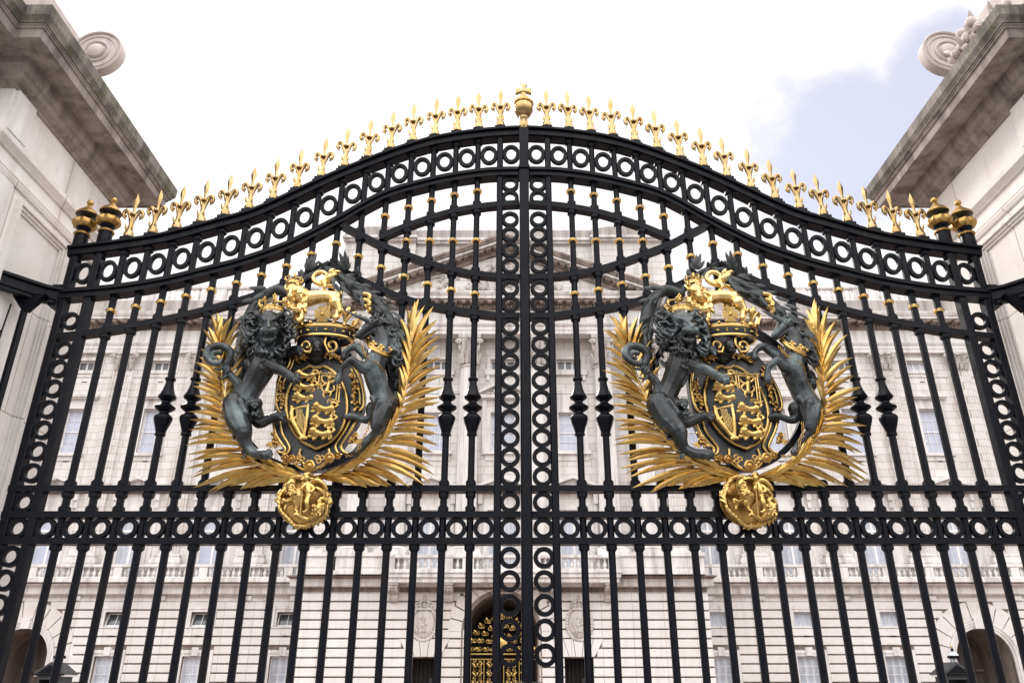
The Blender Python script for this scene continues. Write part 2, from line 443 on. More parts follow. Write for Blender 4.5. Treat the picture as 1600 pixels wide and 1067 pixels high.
# shared small meshes
def ring_mesh(Ro, Ri, dp=.042, sy=1, er=0):
    m = MB(); c = .005
    m.lathe([(Ri, c), (Ri+c, 0), (Ro-.002, 0), (Ro, .002), (Ro, dp-.002), (Ro-.002, dp), (Ri+c, dp), (Ri, dp-c)], 30, axis='y', closed=True)
    if sy != 1: m.v = [(x, y, z*(sy+er*(1 if math.hypot(x, z) < (Ro+Ri)/2 else 0))) for x, y, z in m.v]
    return m.mesh('ring', iron, True, 30)
RING = ring_mesh(.0797, .0465); RINGA = ring_mesh(.0825, .0455, .036, 1.26, .22)
m = MB(); m.lathe([(.026, -.017), (.040, -.014), (.044, -.006), (.0405, 0), (.044, .006), (.040, .014), (.026, .017)], 16); COLLAR = m.mesh('collar', M['collargold'], True)
def fleur():
    m = MB()
    m.lathe([(.02, -.005), (.042, 0), (.045, .02), (.04, .045), (.028, .075), (.02, .11), (.022, .15), (.026, .185)], 14)
    m.lathe([(.03, .225), (.034, .235), (.03, .247)], 12)
    zs = [(.18, .016), (.25, .014), (.30, .012), (.345, .020), (.385, .028), (.42, .019), (.47, .001)]
    vs = []; fs = []
    for z, hw in zs: vs += [(-hw, 0, z), (0, -hw*.75, z), (hw, 0, z), (0, hw*.75, z)]
    for i in range(len(zs)-1):
        for k in range(4): l = (k+1) % 4; fs.append((4*i+k, 4*i+l, 4*i+4+l, 4*i+4+k))
    m.add(vs, fs+[(3, 2, 1, 0)])
    for sg in (-1, 1):
        p = spline([(sg*.008, 0, .13), (sg*.018, 0, .19), (sg*.035, 0, .25), (sg*.06, 0, .278), (sg*.082, 0, .255), (sg*.08, 0, .215), (sg*.062, 0, .195)], 4)
        n = len(p); m.tube(p, [.010+.010*math.sin(math.pi*min(1, i/n*1.15)) if i < n-1 else .004 for i in range(n)], 8)
        m.ball((sg*.067, 0, .222), .016, 8, 6)
        m.tube([(sg*.062, 0, .2), (sg*.057, 0, .175)], [.008, .001], 6)
    for sg in (-1, 1): m.blade((sg*.02, -.02, .05), (sg*.034, -.028, .125), .012)
    return m.mesh('fleur_de_lis', M['goldpale'], True, 32)
FLEUR = fleur()
m = MB(); m.box(-.05, .05, -.05, .05, -.10, -.012); m.box(-.062, .062, -.062, .062, -.10, -.05); m.lathe([(.05, -.012), (.046, .002)], 12); FBASE = m.mesh('finial_base', iron)
def urn():
    a = MB()
    a.lathe([(.05, -.12), (.05, -.02), (.06, .0), (.06, .14), (.056, .15)], 18)
    a.lathe([(.058, .17), (.05, .19), (.06, .215), (.07, .23)], 18)
    b = MB(); b.lathe([(.05, .145), (.068, .148), (.072, .158), (.068, .168), (.05, .172)], 18)
    b.lathe([(.055, .222), (.08, .228), (.098, .25), (.102, .275), (.094, .297), (.07, .305), (.045, .31)], 36, lobes=lambda q, k: 1+.08*math.cos(q*10) if 0 < k < 6 else 1)
    b.lathe([(.05, .352), (.095, .36), (.098, .368), (.085, .39), (.06, .415), (.034, .44), (.018, .465), (.014, .475), (.026, .485), (.03, .502), (.022, .52), (.006, .53)], 18)
    c = MB(); c.lathe([(.045, .31), (.04, .33), (.07, .345), (.094, .356), (.05, .358)], 18)
    return a.mesh('urn_stem', iron, True), b.mesh('urn_finial', M['goldold'], True), c.mesh('urn_neck', M['blackfield'], True)
URN = urn()

def xz(sg, f, d0, d1, n=40): return [(GX+sg*(d0+(d1-d0)*i/n), f(d0+(d1-d0)*i/n)) for i in range(n+1)]
def bar_mesh(zt, cross, knob, tops, zlo=.2, zcut=None, w=.052):
    m = MB(); spans = [(zlo, zt)] if not zcut else [(zlo, zcut[0]), (zcut[1], zt)]
    for a, b in spans: m.bar(0, 0, w, w, a, b, .013)
    for z, up_, dn in cross:
        if zcut and zcut[0] < z < zcut[1]: continue
        for zz, on in ((z+.045, up_), (z-.045, dn)):
            if on: m.bar(0, 0, .078, .078, zz-.016, zz+.016, .016); m.bar(0, 0, .064, .064, zz-.026, zz+.026, .014)
    if knob:
        m.lathe([(.03, 3.925), (.042, 3.93), (.042, 3.948), (.03, 3.955)], 16)
        m.lathe([(.030, 3.93), (.034, 3.89), (.046, 3.84), (.064, 3.80), (.072, 3.785), (.068, 3.772), (.045, 3.755), (.034, 3.742), (.036, 3.73), (.06, 3.712), (.082, 3.695), (.08, 3.685), (.058, 3.668), (.036, 3.652), (.037, 3.640), (.06, 3.625), (.072, 3.610), (.073, 3.595), (.063, 3.56), (.046, 3.51), (.036, 3.475), (.030, 3.46)], 14)
        m.lathe([(.03, 3.452), (.042, 3.456), (.042, 3.472), (.03, 3.476)], 16)
    return m.mesh('bar', iron, bool(knob), 35)

def leaf(sg, label):
    L = thing('iron_gate_leaf', label, 'gate', (0, 0, 0), 'leaves of the iron gate')
    X = lambda d: GX+sg*d
    # rails that follow the arch
    m = MB(); p = xz(sg, up, .03, 4.05)
    m.ribbon(p, .07, GY-.035, GY+.095)
    m.ribbon([(x, z+.037) for x, z in p], .022, GY-.06, GY+.12); m.ribbon([(x, z-.028) for x, z in p], .03, GY-.02, GY+.08)
    m.obj('top_rail', iron, L)
    m = MB(); p = xz(sg, low, .03, 4.03)
    m.ribbon(p, .085, GY-.022, GY+.085); m.ribbon([(x, z+.01) for x, z in p], .028, GY-.042, GY+.10); m.ribbon([(x, z-.046) for x, z in p], .02, GY-.03, GY+.09)
    m.obj('arch_rail', iron, L)
    for f, a, b in ((cA1, 1.723, 3.98), (cA2, .045, 1.723), (cB, .045, 1.69), (cC, .045, 1.30)):
        m = MB(); p = xz(sg, f, a, b, 30); m.ribbon(p, .052, GY-.012, GY+.072)
        m.obj('curved_rail', iron, L)
    for z in RAILS:
        m = MB(); m.box(X(.045), X(4.03), GY-.018, GY+.078, z-.024, z+.024); m.obj('cross_rail', iron, L)
    m = MB(); m.box(X(.045), X(4.03), GY-.02, GY+.08, .12, .2); m.box(X(.045), X(4.03), GY-.021, GY+.081, .55, .61); m.obj('bottom_rail', iron, L)
    # stiles
    m = MB(); m.bar(X(.225), GY+.03, .058, .088, .08, up(.225)-.03, .008); m.obj('inner_stile', iron, L)
    for d in (3.787, 3.998):
        m = MB(); m.bar(X(d), GY+.03, .066, .092, .05, up(d)-.03, .008); m.obj('outer_stile', iron, L)
    # bars
    for k in range(1, 17):
        d = bd(k)
        cr = [(low(d), 0, 1)]; levels = [low(d)]
        if d < 1.3: cr += [(cC(d), 1, 1)]; levels.append(cC(d))
        if d < 1.66: cr += [(cB(d), 1, 1)]; levels.append(cB(d))
        cr += [(cA(d), 1, 1)]; levels.append(cA(d))
        cr += [(RAILS[0], 1, 1), (RAILS[1], 1, 0), (RAILS[2], 0, 1)]
        cut = None
        if 4 <= k <= 10:
            h = math.sqrt(max(.01, .72**2-(d-1.69)**2)); cut = (3.06, min(4.0+h, cA(d)-.12))
        b = link('bar', bar_mesh(up(d)-.03, [q for q in cr if not cut or q[0] > cut[1]]+[(up(d)-.01, 0, 1)], k in (1, 2, 12, 13), None, zlo=cut[1] if cut else .2), L, (X(d), GY+.03, 0))
        if cut: link('bar', bar_mesh(cut[0], [q for q in cr if q[0] < cut[0]], False, None), L, (X(d), GY+.03, 0))
        for a, c in zip(levels, levels[1:]):
            if k == 6 and a == low(d): continue
            if a-c < .16: continue
            link('collar', COLLAR, b, (0, 0, (a+c)/2))
        link('finial_base', FBASE, b, (0, 0, up(d)+.11))
        q = link('fleur_de_lis', FLEUR, b, (0, 0, up(d)+.115)); q.rotation_euler = (random.uniform(-.025, .025), random.uniform(-.022, .022), random.uniform(-.16, .16))
    f = link('finial_base', FBASE, L, (X(bd(0)), GY+.03, up(bd(0))+.11)); link('fleur_de_lis', FLEUR, f, (0, 0, .005))
    for d in (3.787, 3.998):
        z = up(d)+.045
        a = link('urn_finial', URN[1], L, (X(d), GY+.03, z)); link('urn_stem', URN[0], a); link('urn_neck', URN[2], a)
    # rings
    for k in range(19):
        link('ring', RINGA, L, (X(rd(k)), GY+.01, (up(rd(k))+low(rd(k)))/2-.004))
        if k < 18 and k > 0: link('ring', RING, L, (X(rd(k)), GY, 2.716))
    for z in [5.875, 5.725, 5.492, 5.333, 5.172, 5.01, 4.785, 4.632, 4.415, 4.252, 4.093, 3.926, 3.762, 3.594, 3.433, 3.275, 3.117, 2.915, 2.716, 2.497, 2.327, 2.156, 1.985, 1.815]:
        link('ring', RING, L, (X(.129), GY, z))
    for z in [4.47, 4.198, 4.03, 3.853, 3.672, 3.497, 3.322, 3.145, 2.914, 2.716, 2.505, 2.332, 2.156, 1.983, 1.81, 1.637]:
        link('ring', RING, L, (X(3.893), GY, z))
    # lock plate with its curved bronze top
    m = MB(); z = 1.545
    pl = [(0.03, .9), (.255, .9), (.255, z), (.225, z), (.17, z+.02), (.125, z+.06), (.09, z+.075), (.03, z+.075)]
    m.prism([(X(a), b) for a, b in pl], GY-.085, GY-.03)
    lp = m.obj('lock_plate', M['verd'], L)
    cap = [(.028, z+.082), (.09, z+.082), (.13, z+.067), (.175, z+.027), (.225, z+.006), (.27, z+.006)]
    m = MB()
    m.ribbon([(X(a), b) for a, b in cap], .022, GY-.12, GY-.02)
    m.ribbon([(X(a), b-.022) for a, b in cap], .016, GY-.10, GY-.02)
    m.obj('plate_moulding', M['verdedge'], lp)
    m = MB(); m.ribbon([(X(a), b-.085) for a, b in cap[:5]]+[(X(.222), 1.0)], .012, GY-.094, GY-.08); m.obj('plate_border', M['verdedge'], lp)
    return L
LEFT = leaf(-1, 'left leaf of the black iron gate, its tall post topped by ball and cross')
RIGHT = leaf(1, 'right leaf of the tall black iron gate, without the ball and cross')
m = MB(); m.bar(GX, GY+.005, .087, .15, .05, 6.47, .012); m.box(GX-.052, GX+.052, GY-.085, GY+.09, 6.0, 6.03); post = m.obj('meeting_post', iron, LEFT)
m = MB(); m.lathe([(.040, 6.45), (.040, 6.47), (.028, 6.49), (.026, 6.55), (.028, 6.63), (.040, 6.645), (.042, 6.66), (.036, 6.672), (.058, 6.69), (.078, 6.715), (.09, 6.755), (.092, 6.79), (.088, 6.81)], 24, cx=GX, cy=GY+.02, lobes=lambda a, k: 1+.08*math.cos(4*a) if k in (2, 3, 4) else 1)
m.lathe([(.088, 6.835), (.08, 6.86), (.05, 6.885), (.03, 6.89), (.02, 6.9), (.024, 6.915), (.012, 6.93)], 24, cx=GX, cy=GY+.02)
for k in range(8):
    a = k*math.pi/4; m.blade((GX+.03*math.cos(a), GY+.02+.03*math.sin(a), 6.50), (GX+.052*math.cos(a), GY+.02+.052*math.sin(a), 6.61), .014, Vector((math.cos(a), math.sin(a), 0)))
    m.blade((GX+.05*math.cos(a), GY+.02+.05*math.sin(a), 6.675), (GX+.098*math.cos(a), GY+.02+.098*math.sin(a), 6.76), .022, Vector((math.cos(a), math.sin(a), -.4)))
orb = m.obj('orb_finial', M['goldpale'], LEFT, True)
m = MB(); m.lathe([(.088, 6.806), (.099, 6.812), (.099, 6.836), (.088, 6.842)], 24, cx=GX, cy=GY+.02, lobes=lambda a, k: 1+.02*math.cos(12*a)); m.obj('orb_band', M['goldold'], orb, True)
m = MB(); cz = 6.985
for a in range(4):
    c_, s_ = math.cos(a*math.pi/2), math.sin(a*math.pi/2)
    pts = [(.012, -.014), (.05, -.022), (.078, -.036), (.078, .036), (.05, .022), (.012, .014)]
    m.prism([(GX+c_*x-s_*z, cz+s_*x+c_*z) for x, z in pts], GY-.002+.0007*a, GY+.042-.0007*a)
m.lathe([(.02, -.008), (.02, .048)], 12, cx=GX, cy=GY, cz=cz, axis='y')
m.obj('cross', M['goldpale'], orb)

# ------------------------------------------------------------------ hinge brackets against the piers
def bracket(sg, label):
    B = thing('iron_bracket', label, 'bracket', (0, 0, 0), 'iron brackets between gate and piers')
    X = lambda d: GX+sg*d
    m = MB()
    for off, h, pr in ((0, .09, .045), (.05, .025, .075), (-.06, .035, .03)):
        a = Vector((X(4.03), GY+.02, 4.70+off)); b = Vector((X(4.375), 5.70, 4.70+off))
        pts = [a, a.lerp(b, .35)+Vector((0, .05, 0)), b]
        for p, q in zip(pts, pts[1:]):
            d = (q-p); d.normalize(); n = Vector((-d.y, d.x, 0))*pr
            vs = []
            for c in (p-d*.01, q+d*.01):
                for e in (n, -n):
                    for zz in (-h/2, h/2): vs.append(c+e+Vector((0, 0, zz)))
            m.add(vs, [(0, 1, 3, 2), (4, 6, 7, 5), (0, 4, 5, 1), (2, 3, 7, 6), (1, 5, 7, 3), (0, 2, 6, 4)])
    m.box(X(4.02), X(4.10), GY-.03, GY+.09, 4.60, 4.80)
    m.obj('arm', iron, B)
    m = MB(); x = X(4.235); m.prism([(x-sg*.16, 4.66), (x+sg*.13, 4.66), (x+sg*.02, 4.52), (x-sg*.03, 4.50)], GY-.13, GY-.07); m.obj('gusset', iron, B)
    m = MB(); m.bar(x, GY-.10, .05, .05, .0, 4.62, .012); m.obj('stay_rod', iron, B)
bracket(-1, 'black iron bracket and stay rod between the left gate leaf and the left stone pier')
bracket(1, 'black iron bracket and stay rod between the right gate leaf and the right stone pier')
m = MB(); m.tube(spline([(-4.215, 5.85, 4.55), (-4.235, 5.86, 4.3), (-4.25, 5.87, 3.98), (-4.255, 5.86, 3.9)], 4), .007, 6); m.ball((-4.235, 5.86, 3.88), .018); m.ball((-4.245, 5.86, 4.30), .012)
o = m.obj('cable', iron); tag(o, 'thin dark cable hanging on the face of the left stone pier', 'cable')
m = MB(); m.tube(spline([(4.36, 5.88, 4.55), (4.42, 5.88, 4.50), (4.452, 5.88, 4.3), (4.456, 5.88, 4.0)], 4), .006, 6); m.ball((4.45, 5.88, 3.98), .014)
o = m.obj('cable', iron); tag(o, 'thin dark cable hanging on the face of the right stone pier', 'cable')

# ------------------------------------------------------------------ stone piers
def pier(sg, c, label):
    P = thing('stone_pier', label, 'gate pier', (0, 0, 0), 'stone gate piers')
    S = lambda pts: [(sg*x, y) for x, y in pts]      # drawn for the right pier, mirrored for the left
    plan = [(c, 7.0), (c, 5.22), (c+.22, 5.22), (c+.22, 4.86), (c+1.7, 4.86), (c+1.7, 7.0)]
    if sg > 0: path = plan[::-1]
    else: path = plan
    # outward is the right-hand side of travel
    def sw(name, prof, mat, par=P):
        m = MB(); pp = S(path)
        a = sum(pp[i][0]*pp[(i+1) % 6][1]-pp[(i+1) % 6][0]*pp[i][1] for i in range(6))
        if a < 0: pp = pp[::-1]
        m.sweep(prof, pp, True); return m.obj(name, mat, par)
    m = MB(); vs = [(x, y) for x, y in S(plan)]; n = 6
    m.add([(x, y, 0) for x, y in vs]+[(x, y, 6.45) for x, y in vs], [tuple(range(6)), tuple(range(11, 5, -1))]+[(i, (i+1) % 6, 6+(i+1) % 6, 6+i) for i in range(6)])
    m.obj('shaft', M['pier'], P)
    sw('plinth', [(-.05, 0), (.14, 0), (.14, .9), (.1, .96), (.06, 1.02), (-.05, 1.03)], M['pier'])
    sw('string_course', [(-.05, 5.74), (.02, 5.745), (.03, 5.76), (.065, 5.80), (.07, 5.845), (.03, 5.86), (.025, 5.885), (-.05, 5.89)], M['pier'])
    sw('lower_moulding', [(-.05, 5.52), (.018, 5.525), (.03, 5.56), (.03, 5.60), (-.05, 5.605)], M['pier'])
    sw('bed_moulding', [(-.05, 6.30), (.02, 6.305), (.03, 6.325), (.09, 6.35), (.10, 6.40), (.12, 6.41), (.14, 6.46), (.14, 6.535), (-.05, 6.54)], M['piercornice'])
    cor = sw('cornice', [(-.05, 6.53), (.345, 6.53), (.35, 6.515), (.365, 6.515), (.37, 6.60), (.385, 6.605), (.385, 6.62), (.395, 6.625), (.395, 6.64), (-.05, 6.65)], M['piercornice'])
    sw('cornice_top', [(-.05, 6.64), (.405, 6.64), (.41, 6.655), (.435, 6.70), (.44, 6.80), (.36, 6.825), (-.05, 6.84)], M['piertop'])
    # raised strips and the moulded frame on the inner face
    x1 = sg*c
    m = MB(); m.box(x1, x1-sg*.035, 5.24, 5.50, 1.03, 5.5); m.box(x1, x1-sg*.035, 5.24, 5.50, 5.9, 6.3); m.obj('pilaster_strip', M['pier'], P)
    m = MB()
    for e, pr in ((0, .05), (.03, .032), (.055, .018)):
        y0, y1, z0, z1 = 5.62+e, 6.42-e, 1.2+e, 5.44-e
        q = [(y0, z0), (y1, z0), (y1, z1), (y0, z1)]
        m.box(x1+sg*.01, x1-sg*pr, y0, y0+.03, z0, z1); m.box(x1+sg*.01, x1-sg*pr, y1-.03, y1, z0, z1)
        m.box(x1+sg*.01, x1-sg*pr+sg*.0015, y0+.03, y1-.03, z1-.03, z1); m.box(x1+sg*.01, x1-sg*pr+sg*.0015, y0+.03, y1-.03, z0, z0+.03)
    m.obj('panel_frame', M['pier'], P)
    # top block and the scroll over the cornice
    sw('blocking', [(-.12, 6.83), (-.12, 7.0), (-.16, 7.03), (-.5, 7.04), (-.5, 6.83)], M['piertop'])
    m = MB(); cx, czz = sg*(c-.06), 7.48
    m.lathe([(.255, 0), (.255, .09), (.23, .10), (.02, .10)], 44, cx=cx, cy=6.0, cz=czz, axis='y')
    for a_, b_, h_ in ((.262, .238, .022), (.205, .19, .012), (.135, .112, .022)):
        m.lathe([(a_, .0), (a_, -h_*.6), ((a_+b_)/2, -h_), (b_, -h_*.6), (b_, .0)], 44, cx=cx, cy=6.0, cz=czz, axis='y', closed=True)
    m.lathe([(.085, -.001), (.08, -.03), (.05, -.05), (.01, -.055)], 24, cx=cx, cy=6.0, cz=czz, axis='y')
    m.obj('scroll', M['scroll'], P, True, 30)
    m = MB(); a, b = sorted((sg*(c+.32), sg*(c+1.5))); m.box(a, b, 5.25, 6.5, 7.03, 7.9); m.obj('scroll_block', M['scroll'], P)
    m = MB(); rnd = random.Random(11)
    for i in range(110):
        u = i/109
        q = Vector((sg*(c-.27+.16*u), 5.62-.55*u, rnd.uniform(6.88, 7.2)))
        q += Vector((rnd.uniform(-.07, .07), rnd.uniform(-.08, .08), rnd.uniform(-.07, .07)))
        if rnd.random() < .5: m.ball(q, (rnd.uniform(.03, .06),)*3, 7, 5)
        else: m.blade(q, q+Vector((rnd.uniform(-.12, .12), rnd.uniform(-.1, 0), rnd.uniform(-.1, .12))), .035, thick=.5)
    if sg > 0: m.obj('garland', M['scroll'], P, True)
    return P
pier(-1, 4.27, 'left stone gate pier with a dirty overhanging cornice and a round scroll above it')
pier(1, 4.475, 'right stone gate pier with a mossy overhanging cornice, a scroll and a carved garland')
# ------------------------------------------------------------------ the palace
PX, FY, KY = -.5, 42.0, 39.5                # axis, wing wall plane, centre block plane
PAL = thing('palace', 'long pale stone palace with pilasters, a pediment and tall sash windows behind the gate', 'palace', (PX, FY, 0))
PAL_parent = PAL
def part(m, name, mat, par=PAL, smooth=False, ang=40):
    me = m.mesh(name, M[mat], smooth, ang)
    me.transform(__import__('mathutils').Matrix.Translation((0, -FY, 0)))
    return link(name, me, par)
# local x is measured from the palace axis, y stays the true distance until part() shifts it
def wall(m, y, x0, x1, z0, z1, holes, depth=.3):
    xs = sorted({x0, x1, *[h[0] for h in holes], *[h[1] for h in holes]}); zs = sorted({z0, z1, *[h[2] for h in holes], *[h[3] for h in holes]})
    xs = [x for x in xs if x0 <= x <= x1]; zs = [z for z in zs if z0 <= z <= z1]
    for a, b in zip(xs, xs[1:]):
        for c, d in zip(zs, zs[1:]):
            if any(h[0] < (a+b)/2 < h[1] and h[2] < (c+d)/2 < h[3] for h in holes): continue
            m.add([(a, y, c), (b, y, c), (b, y, d), (a, y, d)], [(0, 1, 2, 3)])
    for a, b, c, d in holes:
        e = y+depth
        m.add([(a, y, c), (b, y, c), (b, y, d), (a, y, d), (a, e, c), (b, e, c), (b, e, d), (a, e, d)],
              [(0, 4, 5, 1), (1, 5, 6, 2), (2, 6, 7, 3), (3, 7, 4, 0)])
WX = [11.0, 15.4, 19.8, 24.2, 28.6]; AX = 24.2; PXS = [13.2, 17.6, 22.0, 26.4, 30.8]
EDGE = 10.0; END = 40
W_GT = dict(w=1.25, z0=.95, z1=3.06, cols=3, rows=5, mid=True)
W_GS = dict(w=1.0, z0=4.45, z1=5.16, cols=2, rows=1)
W_P = dict(w=1.52, z0=6.95, z1=10.3, cols=2, rows=1, trans=9.28, thick=.10)
W_S = dict(w=1.2, z0=13.5, z1=16.1, cols=3, rows=4, mid=True)
W_A = dict(w=1.36, z0=18.45, z1=19.06, cols=3, rows=1, thick=.075)

winmesh = {}
def window(x, y, d, key, glass, par=PAL, tilt=0):
    k = (key, glass)
    if k not in winmesh:
        w_, h_ = d['w'], d['z1']-d['z0']; f = MB(); th = d.get('thick', .055); bz = .028
        f.box(-w_/2, -w_/2+th, -.05, .05, 0, h_); f.box(w_/2-th, w_/2, -.05, .05, 0, h_)
        f.box(-w_/2+th, w_/2-th, -.05, .05, 0, th*1.2); f.box(-w_/2+th, w_/2-th, -.05, .05, h_-th, h_)
        for i in range(1, d['cols']):
            xx = -w_/2+th+(w_-2*th)*i/d['cols']; b = th*.6 if d.get('thick') else bz/2
            f.box(xx-b, xx+b, -.03, .03, th*1.2, h_-th)
        for i in range(1, d['rows']):
            zz = th+(h_-2*th)*i/d['rows']; b = .032 if (d.get('mid') and i == d['rows']//2) else bz/2
            f.box(-w_/2+th, w_/2-th, -.027 if b < .03 else -.04, .027, zz-b, zz+b)
        if 'trans' in d: zz = d['trans']-d['z0']; f.box(-w_/2+th, w_/2-th, -.055, .04, zz-.07, zz+.07)
        g = MB(); g.box(-w_/2+th*.6, w_/2-th*.6, .005, .03, th*.6, h_-th*.6)
        winmesh[k] = (f.mesh('window', M['white']), g.mesh('pane', M[glass]))
    a, b = winmesh[k]
    o = link('window', a, par, (x, y-FY+.27, d['z0'])); p = link('pane', b, o)
    if tilt: o.rotation_euler.x = R(tilt); o.location.y -= .12
    return o
WR = random.Random(44)
def pick(*a): return WR.choice(a)
def hole(x, d): return (x-d['w']/2, x+d['w']/2, d['z0'], d['z1'])

for sg in (-1, 1):
    rnd = random.Random(3+sg)
    xs = [sg*x for x in WX]
    # rusticated ground floor
    holes = []
    for x in xs:
        if abs(x) == AX: continue
        holes += [hole(x, W_GT), hole(x, W_GS)]
    AR, AO, AZ = 1.42, 2.75, 2.95     # side arch: opening, voussoir reach, springing
    arch = sg*AX
    a, b = sorted((sg*EDGE, sg*END))
    bk = MB(); wall(bk, FY+.06, a, b, 0, 5.7, holes+[(arch-AR-.1, arch+AR+.1, 0, AZ+AR+.1)]  , .32); part(bk, 'ground_floor_wall', 'soot_shade')  # grimy backing; its dark colour also paints the shadow lines between courses
    m = MB(); lines = [5.68]+[5.25-.425*i for i in range(13)]+[0]
    surr = [(h[0]-.3, h[1]+.3, h[2]-.06, h[3]+(.3 if h[3] < 4 else .22)) for h in holes]
    for top, bot in zip(lines, lines[1:]):
        if top-bot < .1: continue
        mid = (top+bot)/2
        cuts = [(s[0], s[1]) for s in surr if s[2] < mid < s[3]]
        if mid < AZ: cuts.append((arch-AR-.35, arch+AR+.35))
        elif mid < AZ+AO: r = math.sqrt(AO**2-(mid-AZ)**2); cuts.append((arch-max(r, .6)+.1, arch+max(r, .6)-.1))
        cuts.sort(); x = a
        for c0, c1 in cuts+[(b, b)]:
            if c0 > x+.05:
                m.cushion(x, c0, FY-.05, FY+.07, bot+.034, top-.034, .022)
            x = max(x, c1)
    part(m, 'rusticated_courses', 'rustic')
    # voussoirs and archivolt of the side arch
    m = MB(); n = 11
    for i in range(n):
        t0, t1 = math.pi*i/n+.012, math.pi*(i+1)/n-.012
        ro = AO if i == n//2 else AO-.05
        q = [(arch+r*math.cos(tt), AZ+r*math.sin(tt)) for r, tt in ((AR+.36, t0), (ro, t0), (ro, (t0+t1)/2), (ro, t1), (AR+.36, t1), (AR+.36, (t0+t1)/2))]
        q = [(x, min(z, 5.66)) for x, z in q]
        m.prism(q, FY-.053, FY+.07)
    for i in range(24):
        t0, t1 = math.pi*i/24, math.pi*(i+1)/24
        m.add([(arch+r*math.cos(tt), FY+.062, min(5.69, AZ+r*math.sin(tt))) for r, tt in ((AR+.05, t0), (2.75, t0), (2.75, t1), (AR+.05, t1))], [(0, 1, 2, 3)])
    part(m, 'arch_voussoirs', 'rustic')
    m = MB(); n = 40
    for r0, r1, pr in ((AR, AR+.14, .05), (AR+.14, AR+.27, .09), (AR+.27, AR+.345, .13)):
        for i in range(n):
            t0, t1 = math.pi*i/n, math.pi*(i+1)/n
            q = [(arch+r*math.cos(tt), AZ+r*math.sin(tt)) for r, tt in ((r0, t0), (r1, t0), (r1, t1), (r0, t1))]
            m.prism(q, FY-pr, FY+.1)
        for s2 in (-1, 1): m.box(arch+s2*r0, arch+s2*r1, FY-pr, FY+.1, 0, AZ)
    m.box(arch-.22, arch+.22, FY-.17, FY+.1, AZ+AR-.02, AZ+AR+.5)
    part(m, 'arch_moulding', 'trim')
    m = MB(); vs = []
    for i in range(25):
        tt = math.pi*i/24
        for y in (FY+.05, FY+3.2): vs.append((arch+AR*math.cos(tt), y, AZ+AR*math.sin(tt)))
    m.add(vs, [(2*i, 2*i+2, 2*i+3, 2*i+1) for i in range(24)])
    for s2 in (-1, 1): m.add([(arch+s2*AR, FY+.05, 0), (arch+s2*AR, FY+3.2, 0), (arch+s2*AR, FY+3.2, AZ), (arch+s2*AR, FY+.05, AZ)], [(0, 1, 2, 3)])
    m.add([(arch-AR, FY+3.19, 0), (arch+AR, FY+3.19, 0), (arch+AR, FY+3.19, 5), (arch-AR, FY+3.19, 5)], [(0, 1, 2, 3)])
    m.box(arch-AR, arch+AR, FY+2.9, FY+3.2, 2.4, 2.52)
    part(m, 'archway', 'soot_shade', smooth=False)
    # window surrounds on the ground floor
    for h in holes:
        m = MB(); x0, x1, z0, z1 = h
        for e, pr in ((.0, .02), (.13, .055)):
            w0 = .13 if e == 0 else .16
            m.box(x0-e-w0, x0-e, FY-pr, FY+.08, z0-.04, z1+e+w0); m.box(x1+e, x1+e+w0, FY-pr, FY+.08, z0-.04, z1+e+w0)
            m.box(x0-e, x1+e, FY-pr, FY+.08, z1+e, z1+e+w0)
        m.box(x0-.18, x1+.18, FY-.08, FY+.2, z0-.07, z0)
        if z1 < 4: m.box((x0+x1)/2-.17, (x0+x1)/2+.17, FY-.10, FY+.08, z1+.02, z1+.42)
        part(m, 'window_surround', 'trim')
    for x in xs:
        for z in (3.97, 17.70, 13.0):
            if abs(x) == AX and z < 5: continue
            m = MB(); m.box(x-.14, x+.14, FY-.056 if z < 5 else FY-.004, FY+.1, z, z+.06); part(m, 'air_slot', 'darkroom')
    for x in xs:
        if abs(x) != AX:
            window(x, FY, W_GT, 'gt', pick('curtain', 'curtain2'))
            if sg < 0: window(x, FY, W_GS, 'gs', 'dark_glass', tilt=-24)
            else: window(x, FY, W_GS, 'gs', 'curtain')
        window(x, FY, W_P, 'p', pick('blue_glass', 'curtain', 'curtain2')); window(x, FY, W_S, 's', pick('blue_glass', 'blue_glass', 'blue_glass2'))
        window(x, FY, W_A, 'a', 'dark_glass' if sg < 0 or abs(x) < 20 else 'curtain')
    for h in holes: dk = MB(); dk.box(h[0]-.05, h[1]+.05, FY+.40, FY+.42, h[2]-.05, h[3]+.05); part(dk, 'room_behind', 'darkroom')
    # upper wall
    hu = [hole(x, d) for x in xs for d in (W_P, W_S, W_A)]
    m = MB(); wall(m, FY, a, b, 5.7, 22.3, hu, .38)
    part(m, 'upper_wall', 'ashlar')
    # bands and balustrade ledge over the ground floor
    m = MB()
    y = lambda o: FY-o
    def run(prof): m.add([(a, FY-o, z) for o, z in prof]+[(b, FY-o, z) for o, z in prof], [tuple(range(len(prof))), tuple(reversed(range(len(prof), 2*len(prof))))]+[(i, (i+1) % len(prof), len(prof)+(i+1) % len(prof), len(prof)+i) for i in range(len(prof))])
    run([(-.1, 5.66), (.03, 5.665), (.05, 5.70), (.05, 5.72), (-.1, 5.73)])
    run([(-.1, 5.99), (.26, 5.992), (.26, 6.02), (.30, 6.03), (.30, 6.36), (-.1, 6.37)])
    run([(-.1, 6.55), (.72, 6.552), (.72, 6.76), (-.1, 6.77)])
    part(m, 'string_course', 'trim')
    m = MB(); run([(-.1, 6.36), (.34, 6.362), (.36, 6.40), (.60, 6.43), (.62, 6.47), (-.1, 6.475)]); part(m, 'ledge_bed', 'trim')
    m = MB(); run([(-.1, 6.472), (.66, 6.474), (.70, 6.50), (.74, 6.53), (.735, 6.548), (-.1, 6.549)]); part(m, 'ledge_moulding', 'soot_shade')
